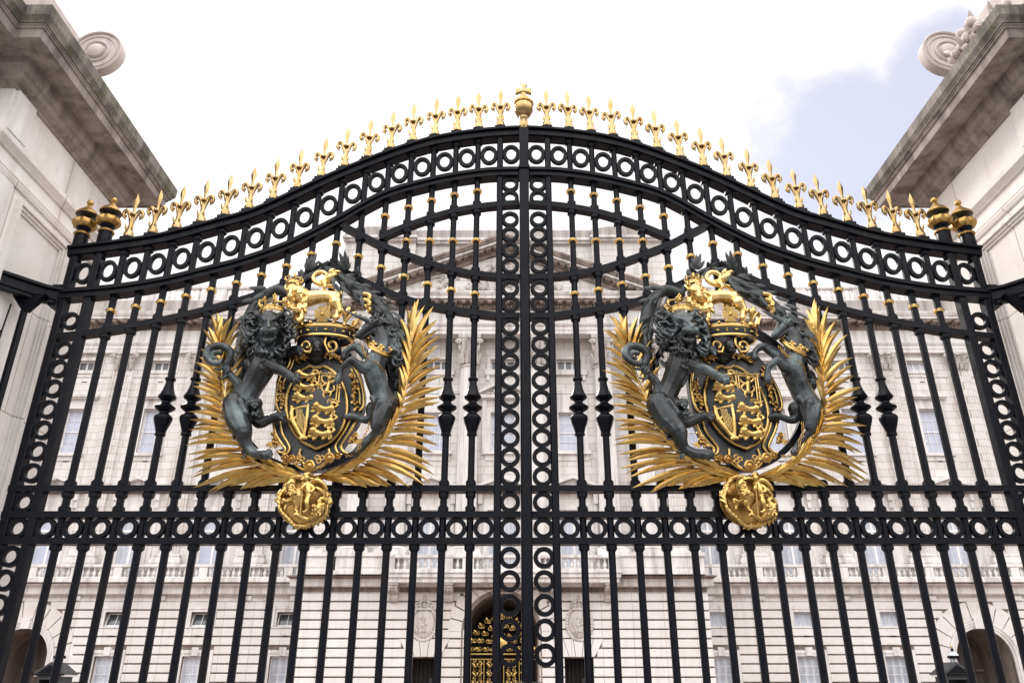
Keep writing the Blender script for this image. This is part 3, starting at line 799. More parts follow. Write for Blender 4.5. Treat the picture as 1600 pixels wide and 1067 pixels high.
    for x in [sg*q for q in PXS]+[sg*10.6]: m = MB(); m.box(x-.3, x+.3, FY-.135, FY+.02, 5.71, 5.955); part(m, 'string_block', 'trim')
    def balustrade(x0, x1, yc, z0, z1, piers, name='balustrade', pw=.62, mat='trim', pitch=.30):
        m = MB(); xs_ = sorted(piers); rail = .13; base = .06
        m.box(x0, x1, yc-.16, yc+.16, z1-rail, z1); m.box(x0, x1, yc-.12, yc+.12, z1-rail-.035, z1-rail)
        m.box(x0, x1, yc-.15, yc+.15, z0, z0+base)
        edges = [x0]
        for p in xs_: m.box(p-pw/2, p+pw/2, yc-.14, yc+.14, z0+base, z1-rail-.03); edges += [p-pw/2, p+pw/2]
        edges.append(x1)
        for e0, e1 in zip(edges[::2], edges[1::2]):
            n = int((e1-e0)/pitch)
            if n < 1: continue
            for i in range(n):
                xx = e0+(i+.5)*(e1-e0)/n; H = z1-rail-.035-z0-base; zz = z0+base
                pr = [(.07, 0), (.07, .08), (.045, .1), (.05, .14), (.095, .3), (.09, .42), (.055, .62), (.04, .78), (.05, .84), (.045, .88), (.07, .92), (.07, 1)]
                m.lathe([(r_, h_*H) for r_, h_ in pr], 8, cx=xx, cy=yc, cz=zz)
        return part(m, name, mat, smooth=True, ang=35)
    side = [sg*q for q in PXS if q < 30]
    balustrade(a, b, FY-.5, 6.76, 7.44, [sg*q for q in WX+PXS]+[sg*10.4], pw=.42, pitch=.27)
    # piano nobile windows: architrave, consoles, pediment
    for x in xs:
        m = MB(); h = W_P['w']/2; zt = W_P['z1']
        m.box(x-h-.26, x-h, FY-.07, FY+.02, 6.9, zt+.26); m.box(x+h, x+h+.26, FY-.07, FY+.02, 6.9, zt+.26); m.box(x-h, x+h, FY-.07, FY+.02, zt, zt+.26)
        m.box(x-h-.5, x-h-.26, FY-.04, FY+.02, 6.9, 10.9); m.box(x+h+.26, x+h+.5, FY-.04, FY+.02, 6.9, 10.9)
        for s2 in (-1, 1):
            m.box(x+s2*(h+.27), x+s2*(h+.49), FY-.22, FY, 10.85, 11.25); m.box(x+s2*(h+.29), x+s2*(h+.47), FY-.13, FY, 10.45, 10.86)
        m.box(x-h-.27, x+h+.27, FY-.03, FY+.01, zt+.26, 11.2)
        m.box(x-h-.62, x+h+.62, FY-.30, FY, 11.25, 11.35); m.box(x-h-.7, x+h+.7, FY-.42, FY, 11.35, 11.46)
        hw = h+.7
        for s2 in (-1, 1): m.prism([(x+s2*hw, 11.465), (x+s2*hw, 11.60), (x, 12.12), (x, 11.98)], FY-.42+.002*s2, FY-.02)
        m.prism([(x-hw+.2, 11.465), (x+hw-.2, 11.465), (x, 11.98)], FY-.1, FY-.01)
        part(m, 'window_pediment', 'trim')
        m = MB(); h = W_S['w']/2; z0, z1 = W_S['z0'], W_S['z1']
        m.box(x-h-.22, x-h, FY-.06, FY+.02, z0, z1+.22); m.box(x+h, x+h+.22, FY-.06, FY+.02, z0, z1+.22); m.box(x-h, x+h, FY-.06, FY+.02, z1, z1+.22)
        m.box(x-h-.3, x+h+.3, FY-.18, FY+.1, z0-.16, z0); m.box(x-h-.24, x+h+.24, FY-.05, FY+.02, z0-.42, z0-.16)
        m.box(x-h-.45, x+h+.45, FY-.22, FY, 16.66, 16.74); m.box(x-h-.52, x+h+.52, FY-.30, FY, 16.74, 16.88)
        m.box(x-h-.25, x+h+.25, FY-.03, FY, z1+.22, 16.66)
        part(m, 'window_hood', 'trim')
        m = MB(); h = W_A['w']/2; z0, z1 = W_A['z0'], W_A['z1']
        m.box(x-h-.2, x-h, FY-.05, FY+.02, z0-.2, z1+.2); m.box(x+h, x+h+.2, FY-.05, FY+.02, z0-.2, z1+.2); m.box(x-h, x+h, FY-.05, FY+.02, z1, z1+.2); m.box(x-h, x+h, FY-.06, FY+.1, z0-.2, z0)
        part(m, 'attic_surround', 'trim')
    # pilasters
    def shaft_poly(w_, pr, flutes=7):
        pts = [(-w_/2, .0), (-w_/2, -pr)]
        fw = w_/(flutes*1.0+.6)
        for i in range(flutes):
            c = -w_/2+(i+.5+.3)*fw; pts += [(c-fw*.33, -pr), (c-fw*.2, -pr+.04), (c+fw*.2, -pr+.04), (c+fw*.33, -pr)]
        return pts+[(w_/2, -pr), (w_/2, 0)]
    def capital(m, x, yf, w_, z0, z1, col=False):
        H = z1-z0; dpt = .28 if not col else w_
        n = 6
        for i in range(n):
            t0, t1 = i/n, (i+1)/n; g0 = w_/2*(.92+.28*t0**2.5); g1 = w_/2*(.92+.28*t1**2.5)
            d0 = (.22+.14*t0**2.5) if not col else g0; d1 = (.22+.14*t1**2.5) if not col else g1
            yb = yf+.25 if not col else None
            y0a, y1a = (yf-d0+.02, yf+.2) if not col else (yf-g0, yf+g0)
            y0b, y1b = (yf-d1+.02, yf+.2) if not col else (yf-g1, yf+g1)
            za, zb = z0+H*.86*t0, z0+H*.86*t1
            m.add([(x-g0, y0a, za), (x+g0, y0a, za), (x+g0, y1a, za), (x-g0, y1a, za), (x-g1, y0b, zb), (x+g1, y0b, zb), (x+g1, y1b, zb), (x-g1, y1b, zb)],
                  [(0, 1, 5, 4), (1, 2, 6, 5), (2, 3, 7, 6), (3, 0, 4, 7), (0, 3, 2, 1), (4, 5, 6, 7)])
        yfr = yf-.2 if not col else yf-w_/2
        for row, (zz, cnt, hh) in enumerate(((z0, 4, .42), (z0+H*.22, 3, .48))):
            for i in range(cnt):
                xx = x+((i+.5)/cnt-.5)*w_*1.02
                p = [(xx, yfr+.02, zz), (xx, yfr-.07, zz+hh*H*.55), (xx, yfr-.16, zz+hh*H*.85), (xx, yfr-.2, zz+hh*H*.78)]
                m.tube(spline(p, 3), [.10, .13, .13, .12, .12, .11, .1, .08, .07, .04], 6)
        for s2 in (-1, 1):
            p = [(x+s2*w_*.22, yfr, z0+H*.5), (x+s2*w_*.42, yfr-.1, z0+H*.72), (x+s2*w_*.60, yfr-.2, z0+H*.80)]
            m.tube(spline(p, 4), .05, 6)
            m.tube([(x+s2*(w_*.60+.15*(1-k/16)*math.cos(k*.7)), yfr-.2-.008*k, z0+H*.70+.15*(1-k/16)*math.sin(k*.7)) for k in range(15)], .045, 6); m.blade((x+s2*w_*.45, yfr-.05, z0+H*.35), (x+s2*w_*.56, yfr-.2, z0+H*.62), .09, thick=.6); m.tube([(x+s2*w_*.10, yfr-.06, z0+H*.6), (x+s2*w_*.16, yfr-.14, z0+H*.8)], [.04, .08], 6)
            if col:
                m.ball((x+s2*w_*.62, yf+w_*.5, z0+H*.72), .15, 8, 6)
                for q in range(3): m.tube([(x+s2*w_*.46, yf+(q-1)*.3, z0+H*.02), (x+s2*w_*.53, yf+(q-1)*.3, z0+H*.3), (x+s2*w_*.62, yf+(q-1)*.3, z0+H*.38)], [.1, .12, .06], 6)
        m.ball((x, yfr-.16, z0+H*.88), (.12, .08, .12), 8, 6)
        q = w_*.62
        if col: m.box(x-q, x+q, yf-q, yf+q, z0+H*.87, z1)
        else: m.box(x-q, x+q, yfr-.2, yf+.05, z0+H*.87, z1)
    def pilaster(x, yw, z0, z1, zc, w_=1.12, pr=.2, par=PAL):
        m = MB(); pts = shaft_poly(w_, pr); n = len(pts)
        m.add([(x+p, yw+q, z0) for p, q in pts]+[(x+p, yw+q, z1) for p, q in pts], [(i, i+1, n+i+1, n+i) for i in range(n-1)])
        s = part(m, 'pilaster', 'ashlar')
        c = MB(); capital(c, x, yw, w_, z1, zc); part(c, 'capital', 'carved', s, True, 50)
        c = MB()
        for e, za, zb in ((.24, z0-.45, z0-.27), (.18, z0-.27, z0-.17), (.12, z0-.17, z0-.10), (.15, z0-.10, z0-.02), (.05, z0-.02, z0+.03)):
            c.box(x-w_/2-e, x+w_/2+e, yw-pr-e, yw+.05, za, zb)
        c.box(x-w_/2-.22, x+w_/2+.22, yw-pr-.2, yw+.05, 6.5, z0-.45)
        part(c, 'pilaster_base', 'trim', s)
    for x in PXS: pilaster(sg*x, FY, 8.0, 18.42, 19.48)
    # entablature, cornice and parapet of the wings
    m = MB()
    run([(-.1, 18.0), (.04, 18.01), (.06, 18.05), (.06, 18.09), (-.1, 18.1)])
    run([(-.1, 19.47), (.24, 19.48), (.24, 19.70), (.27, 19.71), (.27, 19.92), (.30, 19.93), (.36, 20.05), (.36, 20.10), (-.1, 20.11)])
    run([(-.1, 20.09), (.24, 20.10), (.24, 20.90), (-.1, 20.91)])
    part(m, 'entablature', 'trim')
    m = MB()
    run([(-.1, 20.89), (.28, 20.9), (.34, 20.98), (.36, 21.02), (.36, 21.36), (-.1, 21.37)])
    k = int((b-a)/.62)
    for i in range(k): xx = a+(i+.5)*(b-a)/k; m.box(xx-.13, xx+.13, FY-.86, FY-.3, 21.18, 21.37)
    k = int((b-a)/.2)
    for i in range(k): xx = a+(i+.5)*(b-a)/k; m.box(xx-.06, xx+.06, FY-.44, FY-.3, 21.03, 21.14)
    part(m, 'modillion_band', 'soot_shade')
    m = MB(); run([(-.1, 21.36), (.92, 21.37), (.92, 21.50), (.96, 21.52), (1.02, 21.62), (1.06, 21.74), (1.06, 21.78), (.3, 21.88), (-.1, 21.89)]); part(m, 'cornice', 'trim')
    m = MB(); m.box(a, b, FY-.12, FY+.5, 21.8, 22.95); part(m, 'parapet_wall', 'coping')
    bal = []
    for x in side: bal += [x]
    balustrade(a, b, FY+.1, 22.95, 23.95, bal+[sg*10.5], 'parapet_balustrade', 1.5, 'trim', .36)
    # brackets that hold the little blank panels of the balustrade line
# ------------------------------------------------------------------ centre block
by = KY
zl = [5.83]+[5.42-.42*i for i in range(13)]+[0]
CX = [-3.65, 0, 3.65]
dW = dict(w=1.36, z0=0, z1=2.9)
CR, CZ = 1.72, 4.05           # carriage arch
holes = [(x-.68, x+.68, 0, 2.9) for x in (-3.65, 3.65)]
m = MB(); wall(m, by+.06, -EDGE, EDGE, 0, 6.2, holes+[(-CR-.1, CR+.1, 0, CZ+CR+.1)], .6)
for s2 in (-1, 1): m.add([(s2*(EDGE-.06), by+.06, 0), (s2*(EDGE-.06), FY+.1, 0), (s2*(EDGE-.06), FY+.1, 6.2), (s2*(EDGE-.06), by+.06, 6.2)], [(0, 1, 2, 3)])
part(m, 'ground_floor_wall', 'soot_shade')  # dark backing colour strengthens the shadow in the joints, besides the grime
m = MB(); AO = 2.62
for top, bot in zip(zl, zl[1:]):
    if top-bot < .1: continue
    mid = (top+bot)/2; cuts = []
    for x in (-3.65, 3.65):
        if mid < 2.9: cuts.append((x-.68, x+.68))
        elif mid < 3.75: r = .75+(mid-2.9)*.55; cuts.append((x-r, x+r))
    if mid < CZ: cuts.append((-CR-.05, CR+.05))
    elif mid < CZ+AO: r = math.sqrt(AO**2-(mid-CZ)**2); cuts.append((-max(r, .5)+.08, max(r, .5)-.08))
    cuts.sort(); x = -EDGE
    for c0, c1 in cuts+[(EDGE, EDGE)]:
        if c0 > x+.05: m.cushion(x, c0, by-.05, by+.07, bot+.034, top-.034, .022)
        x = max(x, c1)
    for s2 in (-1, 1):
        x0, x1 = sorted((s2*EDGE, s2*(EDGE-.07)))
        m.box(x0, x1, by+.03, FY, bot+.03, top-.03)
part(m, 'rusticated_courses', 'rustic')
m = MB(); n = 13
for i in range(n):
    t0, t1 = math.pi*i/n+.012, math.pi*(i+1)/n-.012
    q = [(r*math.cos(tt), min(5.95, CZ+r*math.sin(tt))) for r, tt in ((CR+.2, t0), (AO-.1, t0), (AO, (t0+t1)/2), (AO-.1, t1), (CR+.2, t1), (CR+.2, (t0+t1)/2))]
    m.prism(q, by-.07, by+.07)
for i in range(24):
    t0, t1 = math.pi*i/24, math.pi*(i+1)/24
    m.add([(r*math.cos(tt), by+.062, min(6.1, CZ+r*math.sin(tt))) for r, tt in ((CR+.03, t0), (2.7, t0), (2.7, t1), (CR+.03, t1))], [(0, 1, 2, 3)])
for x in (-3.65, 3.65):
    for i in range(5):
        f0, f1 = (i-2.5)/5, (i-1.5)/5
        m.prism([(x+f0*1.5+.012, 2.95), (x+f1*1.5-.012, 2.95), (x+f1*2.4-.012, 3.72), (x+f0*2.4+.012, 3.72)], by-.075-.02*(i == 2), by+.07)
part(m, 'voussoirs', 'rustic')
m = MB(); n = 40
for r0, r1, pr in ((CR, CR+.12, .02), (CR+.12, CR+.20, .06)):
    for i in range(n):
        t0, t1 = math.pi*i/n, math.pi*(i+1)/n
        m.prism([(r*math.cos(tt), CZ+r*math.sin(tt)) for r, tt in ((r0, t0), (r1, t0), (r1, t1), (r0, t1))], by-pr, by+.1)
    for s2 in (-1, 1): m.box(s2*r0, s2*r1, by-pr, by+.1, 0, CZ)
part(m, 'arch_moulding', 'soot_shade')
m = MB(); vs = []
for i in range(25):
    tt = math.pi*i/24
    for y in (by+.05, by+6): vs.append((CR*math.cos(tt), y, CZ+CR*math.sin(tt)))
m.add(vs, [(2*i, 2*i+2, 2*i+3, 2*i+1) for i in range(24)])
for s2 in (-1, 1): m.add([(s2*CR, by+.05, 0), (s2*CR, by+6, 0), (s2*CR, by+6, CZ), (s2*CR, by+.05, CZ)], [(0, 1, 2, 3)])
part(m, 'archway', 'soot_shade')
m = MB(); m.box(-CR-.2, CR+.2, by+5.9, by+6, 0, 6); part(m, 'dark_passage', 'darkroom')
for x in (-3.65, 3.65):
    m = MB(); m.box(x-.8, x+.8, by+1.4, by+1.5, 0, 3.2); m.box(x-.78, x-.68, by+.1, by+1.4, 0, 3); m.box(x+.68, x+.78, by+.1, by+1.4, 0, 3); m.box(x-.8, x+.8, by+.6, by+1.5, 2.9, 3); part(m, 'dark_doorway', 'darkroom')
m = MB(); rnd = random.Random(5); yy = by+1.15
m.box(-1.7, 1.7, yy-.02, yy+.07, 3.08, 3.14); m.box(-1.7, 1.7, yy-.01, yy+.06, 2.86, 2.90)
for x in (-1.5, -.85, -.1, .1, .85, 1.5): m.box(x-.018, x+.018, yy, yy+.05, 0, 2.88)
def curl(x, z, r, s2, a0=0, th=.014): m.tube([(x+s2*r*(1-k/15)*math.cos(k*.75+a0), yy+.02+rnd.uniform(-.02, .02), z+r*(1-k/15)*math.sin(k*.75+a0)) for k in range(14)], th, 5)
for px_ in (-1.17, -.47, .47, 1.17):
    for z in (.6, 1.0, 1.4, 1.8, 2.2, 2.6):
        for s2 in (-1, 1):
            curl(px_+s2*.14, z, .15, s2, .4); curl(px_+s2*.12, z+.2, .09, -s2, 2.2); m.blade((px_+s2*.05, yy, z-.1), (px_+s2*.26, yy-.03, z+.12), .04)
        m.ball((px_, yy, z+.02), (.05, .04, .08), 7, 5)
for ring_, cnt in ((1.5, 13), (1.15, 10), (.78, 7), (.42, 4)):
    for i in range(cnt):
        tt = math.pi*(i+.5)/cnt; x, z = ring_*math.cos(tt), 3.15+(ring_*1.1)*math.sin(tt)
        for s2 in (-1, 1): curl(x+s2*.07, z, .12, s2, tt+.5, .018)
        m.ball((x, yy, z), (.06, .05, .06), 7, 5); m.blade((x, yy, z), (x*1.13, yy-.04, 3.15+(z-3.15)*1.13), .05)
m.ball((0, yy-.02, 3.55), (.3, .1, .36), 12, 8)
part(m, 'gilded_grille', 'gold')
for x in (-3.65, 3.65):
    m = MB(); m.ball((x+.28, by+.9, 1.9), (.11, .05, .14), 8, 6)
    for k in range(7): m.box(x-.6+.2*k-.010, x-.6+.2*k+.010, by+1.0, by+1.03, 0, 2.9)
    part(m, 'doorway_grille', 'lead')
# carved crests over the doorways
for s2 in (-1, 1):
    x = s2*3.72; m = MB(); rnd = random.Random(9)
    m.lathe([(.02, 0), (.44, .0), (.50, .05), (.50, .14)], 28, cx=x, cy=by-.13, cz=4.42, axis='y', sy=1.32)
    for i in range(34):
        tt = 2*math.pi*i/34; m.ball((x+.60*math.cos(tt), by-.07, 4.42+.76*math.sin(tt)), (.095, .07, .095), 7, 5)
    for i in range(16): m.ball((x+rnd.uniform(-.3, .3), by-.14, 4.42+rnd.uniform(-.42, .42)), (rnd.uniform(.04, .1), .05, rnd.uniform(.05, .12)), 7, 5)
    m.box(x-.36, x+.36, by-.20, by+.02, 5.02, 5.13)
    for i in range(5):
        u = -.34+.17*i; m.tube(spline([(x+u, by-.17, 5.12), (x+u*1.25, by-.16, 5.32), (x+u*.35, by-.14, 5.5-.2*abs(u)), (x, by-.14, 5.47)], 4), .035, 6); m.ball((x+u, by-.17, 5.2), .055, 7, 5)
    m.ball((x, by-.14, 5.53), .07, 8, 6); m.box(x-.02, x+.02, by-.16, by-.1, 5.58, 5.72); m.box(x-.06, x+.06, by-.155, by-.105, 5.64, 5.68)
    part(m, 'carved_crest', 'carved', smooth=True)
U = [(-EDGE, FY+.2), (-EDGE, by), (EDGE, by), (EDGE, FY+.2)]
def Upath(e=0, w_=EDGE, yf=None):
    yf = by if yf is None else yf
    return [(-w_-e, FY+.3), (-w_-e, yf-e), (w_+e, yf-e), (w_+e, FY+.3)]
m = MB()
m.sweep([(-.1, 5.80), (.04, 5.81), (.05, 5.84), (-.1, 5.85)], Upath()); m.sweep([(-.1, 6.09), (.24, 6.095), (.24, 6.12), (.28, 6.13), (.28, 6.45), (-.1, 6.46)], Upath())
part(m, 'string_course', 'trim')
m = MB(); m.sweep([(-.1, 6.455), (.32, 6.46), (.36, 6.50), (.44, 6.54), (.44, 6.60), (-.1, 6.66)], Upath()); part(m, 'ledge_moulding', 'soot_shade')
hb = [(-3.65, W_P), (3.65, W_P), (0, W_P), (-7.3, None), (7.3, None)]
BP_ = dict(w=1.5, z0=7.0, z1=9.9, cols=2, rows=1, trans=9.55, thick=.09)
BS_ = dict(w=1.3, z0=13.0, z1=15.15, cols=4, rows=4, mid=True)
BA_ = dict(w=1.36, z0=17.6, z1=18.25, cols=3, rows=1, thick=.075)
holes = [hole(x, d_) for x in CX for d_ in (BP_, BS_, BA_)]
m = MB(); wall(m, by+.35, -EDGE+.4, EDGE-.4, 6.6, 22.5, holes, .38)
for s2 in (-1, 1): m.add([(s2*(EDGE-.4), by+.35, 6.6), (s2*(EDGE-.4), FY+.1, 6.6), (s2*(EDGE-.4), FY+.1, 22.5), (s2*(EDGE-.4), by+.35, 22.5)], [(0, 1, 2, 3)])
part(m, 'upper_wall', 'ashlar')
wy = by+.35
for x in CX:
    window(x, wy, BP_, 'bp', 'curtain'); window(x, wy, BS_, 'bs', 'blue_glass'); window(x, wy, BA_, 'ba', 'dark_glass')
    m = MB(); h = BP_['w']/2; zt = BP_['z1']
    m.box(x-h-.26, x-h, wy-.07, wy+.02, 6.9, zt+.26); m.box(x+h, x+h+.26, wy-.07, wy+.02, 6.9, zt+.26); m.box(x-h, x+h, wy-.07, wy+.02, zt, zt+.26)
    for s2 in (-1, 1): m.box(x+s2*(h+.27), x+s2*(h+.5), wy-.22, wy, 10.2, 10.75); m.box(x+s2*(h+.27), x+s2*(h+.45), wy-.1, wy, 7, 10.2)
    m.box(x-h-.68, x+h+.68, wy-.32, wy, 10.75, 10.84); m.box(x-h-.75, x+h+.75, wy-.42, wy, 10.84, 10.95); hw = h+.75
    for s2 in (-1, 1): m.prism([(x+s2*hw, 10.955), (x+s2*hw, 11.08), (x, 11.62), (x, 11.48)], wy-.42+.002*s2, wy-.02)
    m.prism([(x-hw+.2, 10.955), (x+hw-.2, 10.955), (x, 11.48)], wy-.12, wy-.01)
    part(m, 'window_pediment', 'trim')
    m = MB(); h = BS_['w']/2; z0, z1 = BS_['z0'], BS_['z1']
    m.box(x-h-.22, x-h, wy-.06, wy+.02, z0, z1+.22); m.box(x+h, x+h+.22, wy-.06, wy+.02, z0, z1+.22); m.box(x-h, x+h, wy-.06, wy+.02, z1, z1+.22)
    m.box(x-h-.35, x+h+.35, wy-.2, wy+.1, z0-.18, z0); m.box(x-h-.26, x+h+.26, wy-.05, wy+.02, z0-.5, z0-.18)
    if x:
        m.box(x-h-.3, x+h+.3, wy-.03, wy, z1+.22, 16.2)
    else:
        m.box(x-h-.45, x-h-.22, wy-.12, wy, z0-.2, 15.9); m.box(x+h+.22, x+h+.45, wy-.12, wy, z0-.2, 15.9)
        m.box(x-h-.6, x+h+.6, wy-.3, wy, 15.9, 16.1); hw = h+.7
        for s2 in (-1, 1): m.prism([(s2*hw, 16.105), (s2*hw, 16.25), (0, 17.0), (0, 16.82)], wy-.36+.002*s2, wy-.02)
        for i in range(14): m.ball((random.uniform(-.6, .6), wy-.15, random.uniform(16.2, 16.6)), random.uniform(.06, .13), 7, 5)
    part(m, 'window_hood', 'trim')
    m = MB(); h = BA_['w']/2; z0, z1 = BA_['z0'], BA_['z1']
    m.box(x-h-.2, x-h, wy-.05, wy+.02, z0-.2, z1+.2); m.box(x+h, x+h+.2, wy-.05, wy+.02, z0-.2, z1+.2); m.box(x-h, x+h, wy-.05, wy+.02, z1, z1+.2); m.box(x-h-.3, x+h+.3, wy-.14, wy+.1, z0-.3, z0)
    for s2 in (-1, 1): m.box(x+s2*(h+.05), x+s2*(h+.2), wy-.1, wy, z0-.62, z0-.3)
    part(m, 'attic_surround', 'trim')
m = MB(); m.box(-EDGE+.4, EDGE-.4, wy-.06, wy+.02, 16.22, 16.36)
part(m, 'impost_band', 'trim')
# giant columns and end pilasters
def column(x, yc, w_=1.06, z0=8.1, z1=17.65, zc=19.36):
    m = MB(); vs = []; segs = 72; rings = 5
    for k in range(rings):
        f = k/(rings-1); z = z0+(z1-z0)*f; r0 = w_/2*(1-.13*f**1.6)
        for i in range(segs): vs.append((x+r0*(1-.055*(i % 3 == 1))*math.cos(2*math.pi*i/segs), yc+r0*(1-.055*(i % 3 == 1))*math.sin(2*math.pi*i/segs), z))
    m.add(vs, [(k*segs+i, k*segs+(i+1) % segs, (k+1)*segs+(i+1) % segs, (k+1)*segs+i) for k in range(rings-1) for i in range(segs)])
    m.lathe([(w_*.42, z1-.16), (w_*.5, z1-.12), (w_*.5, z1-.06), (w_*.44, z1)], 28, cx=x, cy=yc)
    s = part(m, 'column', 'trim', smooth=True, ang=20)
    c = MB(); capital(c, x, yc, .98, z1, zc, True); part(c, 'capital', 'carved', s, True, 50)
    c = MB(); c.lathe([(.72, -.30), (.76, -.24), (.72, -.16), (.62, -.14), (.60, -.08), (.66, -.04), (.62, .02), (.55, .04)], 28, cx=x, cy=yc, cz=z0); c.box(x-.78, x+.78, yc-.78, yc+.78, z0-.5, z0-.30)
    part(c, 'column_base', 'trim', s, True)
for x in (-7.35, -5.45, -1.83, 1.83, 5.45, 7.35): column(x, by-.05)
for s2 in (-1, 1): pilaster(s2*9.05, by+.3, 8.1, 17.65, 19.36, 1.1, .25)
# pedestals and balcony
for x, w_ in ((-9.0, 1.6), (-6.4, 3.3), (-1.83, 1.5), (1.83, 1.5), (6.4, 3.3), (9.0, 1.6)):
    m = MB(); m.box(x-w_/2, x+w_/2, by-.75, by+.4, 6.6, 7.45); m.box(x-w_/2-.08, x+w_/2+.08, by-.85, by+.4, 7.44, 7.62); m.box(x-w_/2-.06, x+w_/2+.06, by-.82, by+.4, 6.6, 6.78)
    m.box(x-w_/2+.2, x+w_/2-.2, by-.775, by-.7, 6.92, 7.32)
    part(m, 'pedestal', 'trim')
m = MB(); m.box(-5.7, 5.7, by-1.15, by+.1, 6.42, 6.74); m.box(-5.76, 5.76, by-1.22, by+.1, 6.62, 6.72); m.box(-5.62, 5.62, by-1.05, by, 6.20, 6.42)
part(m, 'balcony', 'trim')
balustrade(-5.7, 5.7, by-1.0, 6.74, 7.46, [-5.4, -2.62, -1.6, 1.6, 2.62, 5.4], 'balcony_balustrade', .55, 'trim', .3)
for x in (-5.2, -2.56, 2.56, 5.2):
    m = MB(); m.box(x-.27, x+.27, by-1.0, by, 6.1, 6.2)
    p = [(by, 5.40), (by-.28, 5.40), (by-.42, 5.55), (by-.46, 5.72), (by-.85, 5.85), (by-.95, 6.0), (by-.9, 6.1), (by, 6.1)]
    n = len(p); m.add([(x-.22, y, z) for y, z in p]+[(x+.22, y, z) for y, z in p], [tuple(range(n)), tuple(reversed(range(n, 2*n)))]+[(i, (i+1) % n, n+(i+1) % n, n+i) for i in range(n)])
    for k in range(3): m.tube([(x-.15+.15*k, by-.48, 5.74), (x-.15+.15*k, by-.88, 5.87), (x-.15+.15*k, by-.98, 6.02)], .05, 6)
    part(m, 'console', 'carved')
# entablature of the block
EP = [(-9.75, FY+.3), (-9.75, by), (-8.2, by), (-8.2, by-.62), (8.2, by-.62), (8.2, by), (9.75, by), (9.75, FY+.3)]
m = MB()
m.sweep([(-.6, 19.36), (.02, 19.365), (.02, 19.58), (.05, 19.585), (.05, 19.80), (.10, 19.82), (.16, 19.92), (.16, 19.97), (-.6, 20.0)], EP)
m.sweep([(-.6, 19.99), (.02, 20.0), (.02, 20.78), (-.6, 20.79)], EP)
part(m, 'entablature', 'trim')
m = MB(); m.sweep([(-.6, 20.77), (.04, 20.78), (.12, 20.9), (.14, 21.26), (-.6, 21.27)], EP)
for i in range(34): x = -8.0+16*i/33; m.box(x-.12, x+.12, by-.62-.55, by-.7, 21.06, 21.27)
for i in range(90): x = -8.2+16.4*i/89; m.box(x-.055, x+.055, by-.62-.24, by-.7, 20.86, 21.0)
part(m, 'modillion_band', 'soot_shade')
m = MB(); m.sweep([(-.6, 21.26), (.62, 21.265), (.62, 21.42), (.66, 21.44), (.74, 21.58), (.74, 21.64), (-.6, 21.7)], EP)
part(m, 'cornice', 'trim')
# pediment
pz, ph, hw = 21.66, 3.42, 8.86
yf = by-.62
m = MB(); m.prism([(-hw+.7, pz), (hw-.7, pz), (0, pz+ph-.7)], yf+.02, yf+.5)
pd = part(m, 'pediment', 'ashlar')
sl = ph/hw
def rake(m, o0, o1, y0, y1, e=0):      # one layer of the sloping cornice on both sides, o = drop below the top edge
    for s2 in (-1, 1):
        m.prism([(s2*(hw+e-o1/sl*.0), pz+.28-o1+e*0), (s2*(hw+e), pz+.28-o0), (0, pz+.28+ph-o0+e*sl), (0, pz+.28+ph-o1+e*sl)], y0+.0015*s2, y1)
m = MB(); rake(m, .0, .16, yf-.74, yf+.3, .05); rake(m, .16, .27, yf-.70, yf+.3); part(m, 'raking_cornice', 'soot_shade', pd)
m = MB(); rake(m, .27, .42, yf-.60, yf+.3, -.05); part(m, 'raking_corona', 'trim', pd)
m = MB(); rake(m, .42, .74, yf-.14, yf+.3, -.4)
for s2 in (-1, 1):
    for i in range(1, 19):
        x = s2*(hw-.7)*i/19.5; z = pz+.28+ph-abs(x)*sl-.44
        m.prism([(x-.13, z-.2+.13*sl*s2), (x+.13, z-.2-.13*sl*s2), (x+.13, z-.13*sl*s2), (x-.13, z+.13*sl*s2)], yf-.52, yf-.1)
    for i in range(1, 56):
        x = s2*(hw-1.2)*i/56; z = pz+.28+ph-abs(x)*sl-.66
        m.box(x-.05, x+.05, yf-.22, yf-.1, z-.06, z+.06)
part(m, 'raking_modillions', 'soot_shade', pd)
m = MB(); rnd = random.Random(21)
for i in range(120):
    x = rnd.gauss(0, 1.7)
    if abs(x) > 4.6: continue
    zm = max(.25, (ph-1.0)*(1-abs(x)/(hw-2.4))); z = pz+.2+rnd.random()**1.4*zm*.85
    r = rnd.uniform(.09, .26)
    if rnd.random() < .6: m.ball((x, yf+.02, z), (r*rnd.uniform(.8, 1.7), .16, r), 9, 6)
    else: m.tube(spline([(x, yf-.02, z), (x+rnd.uniform(-.4, .4), yf-.1, z+rnd.uniform(0, .3)), (x+rnd.uniform(-.6, .6), yf-.04, z+rnd.uniform(-.1, .5))], 4), .07, 6)
m.ball((0, yf-.04, pz+1.25), (.5, .16, .65), 14, 8)
for s2 in (-1, 1): m.tube(spline([(s2*.6, yf-.05, pz+.2), (s2*.8, yf-.12, pz+.9), (s2*1.0, yf-.1, pz+1.5), (s2*.7, yf-.05, pz+1.8)], 5), .16, 7); m.ball((s2*.75, yf-.08, pz+1.95), .17, 9, 7)
part(m, 'pediment_relief', 'carved', pd, True)
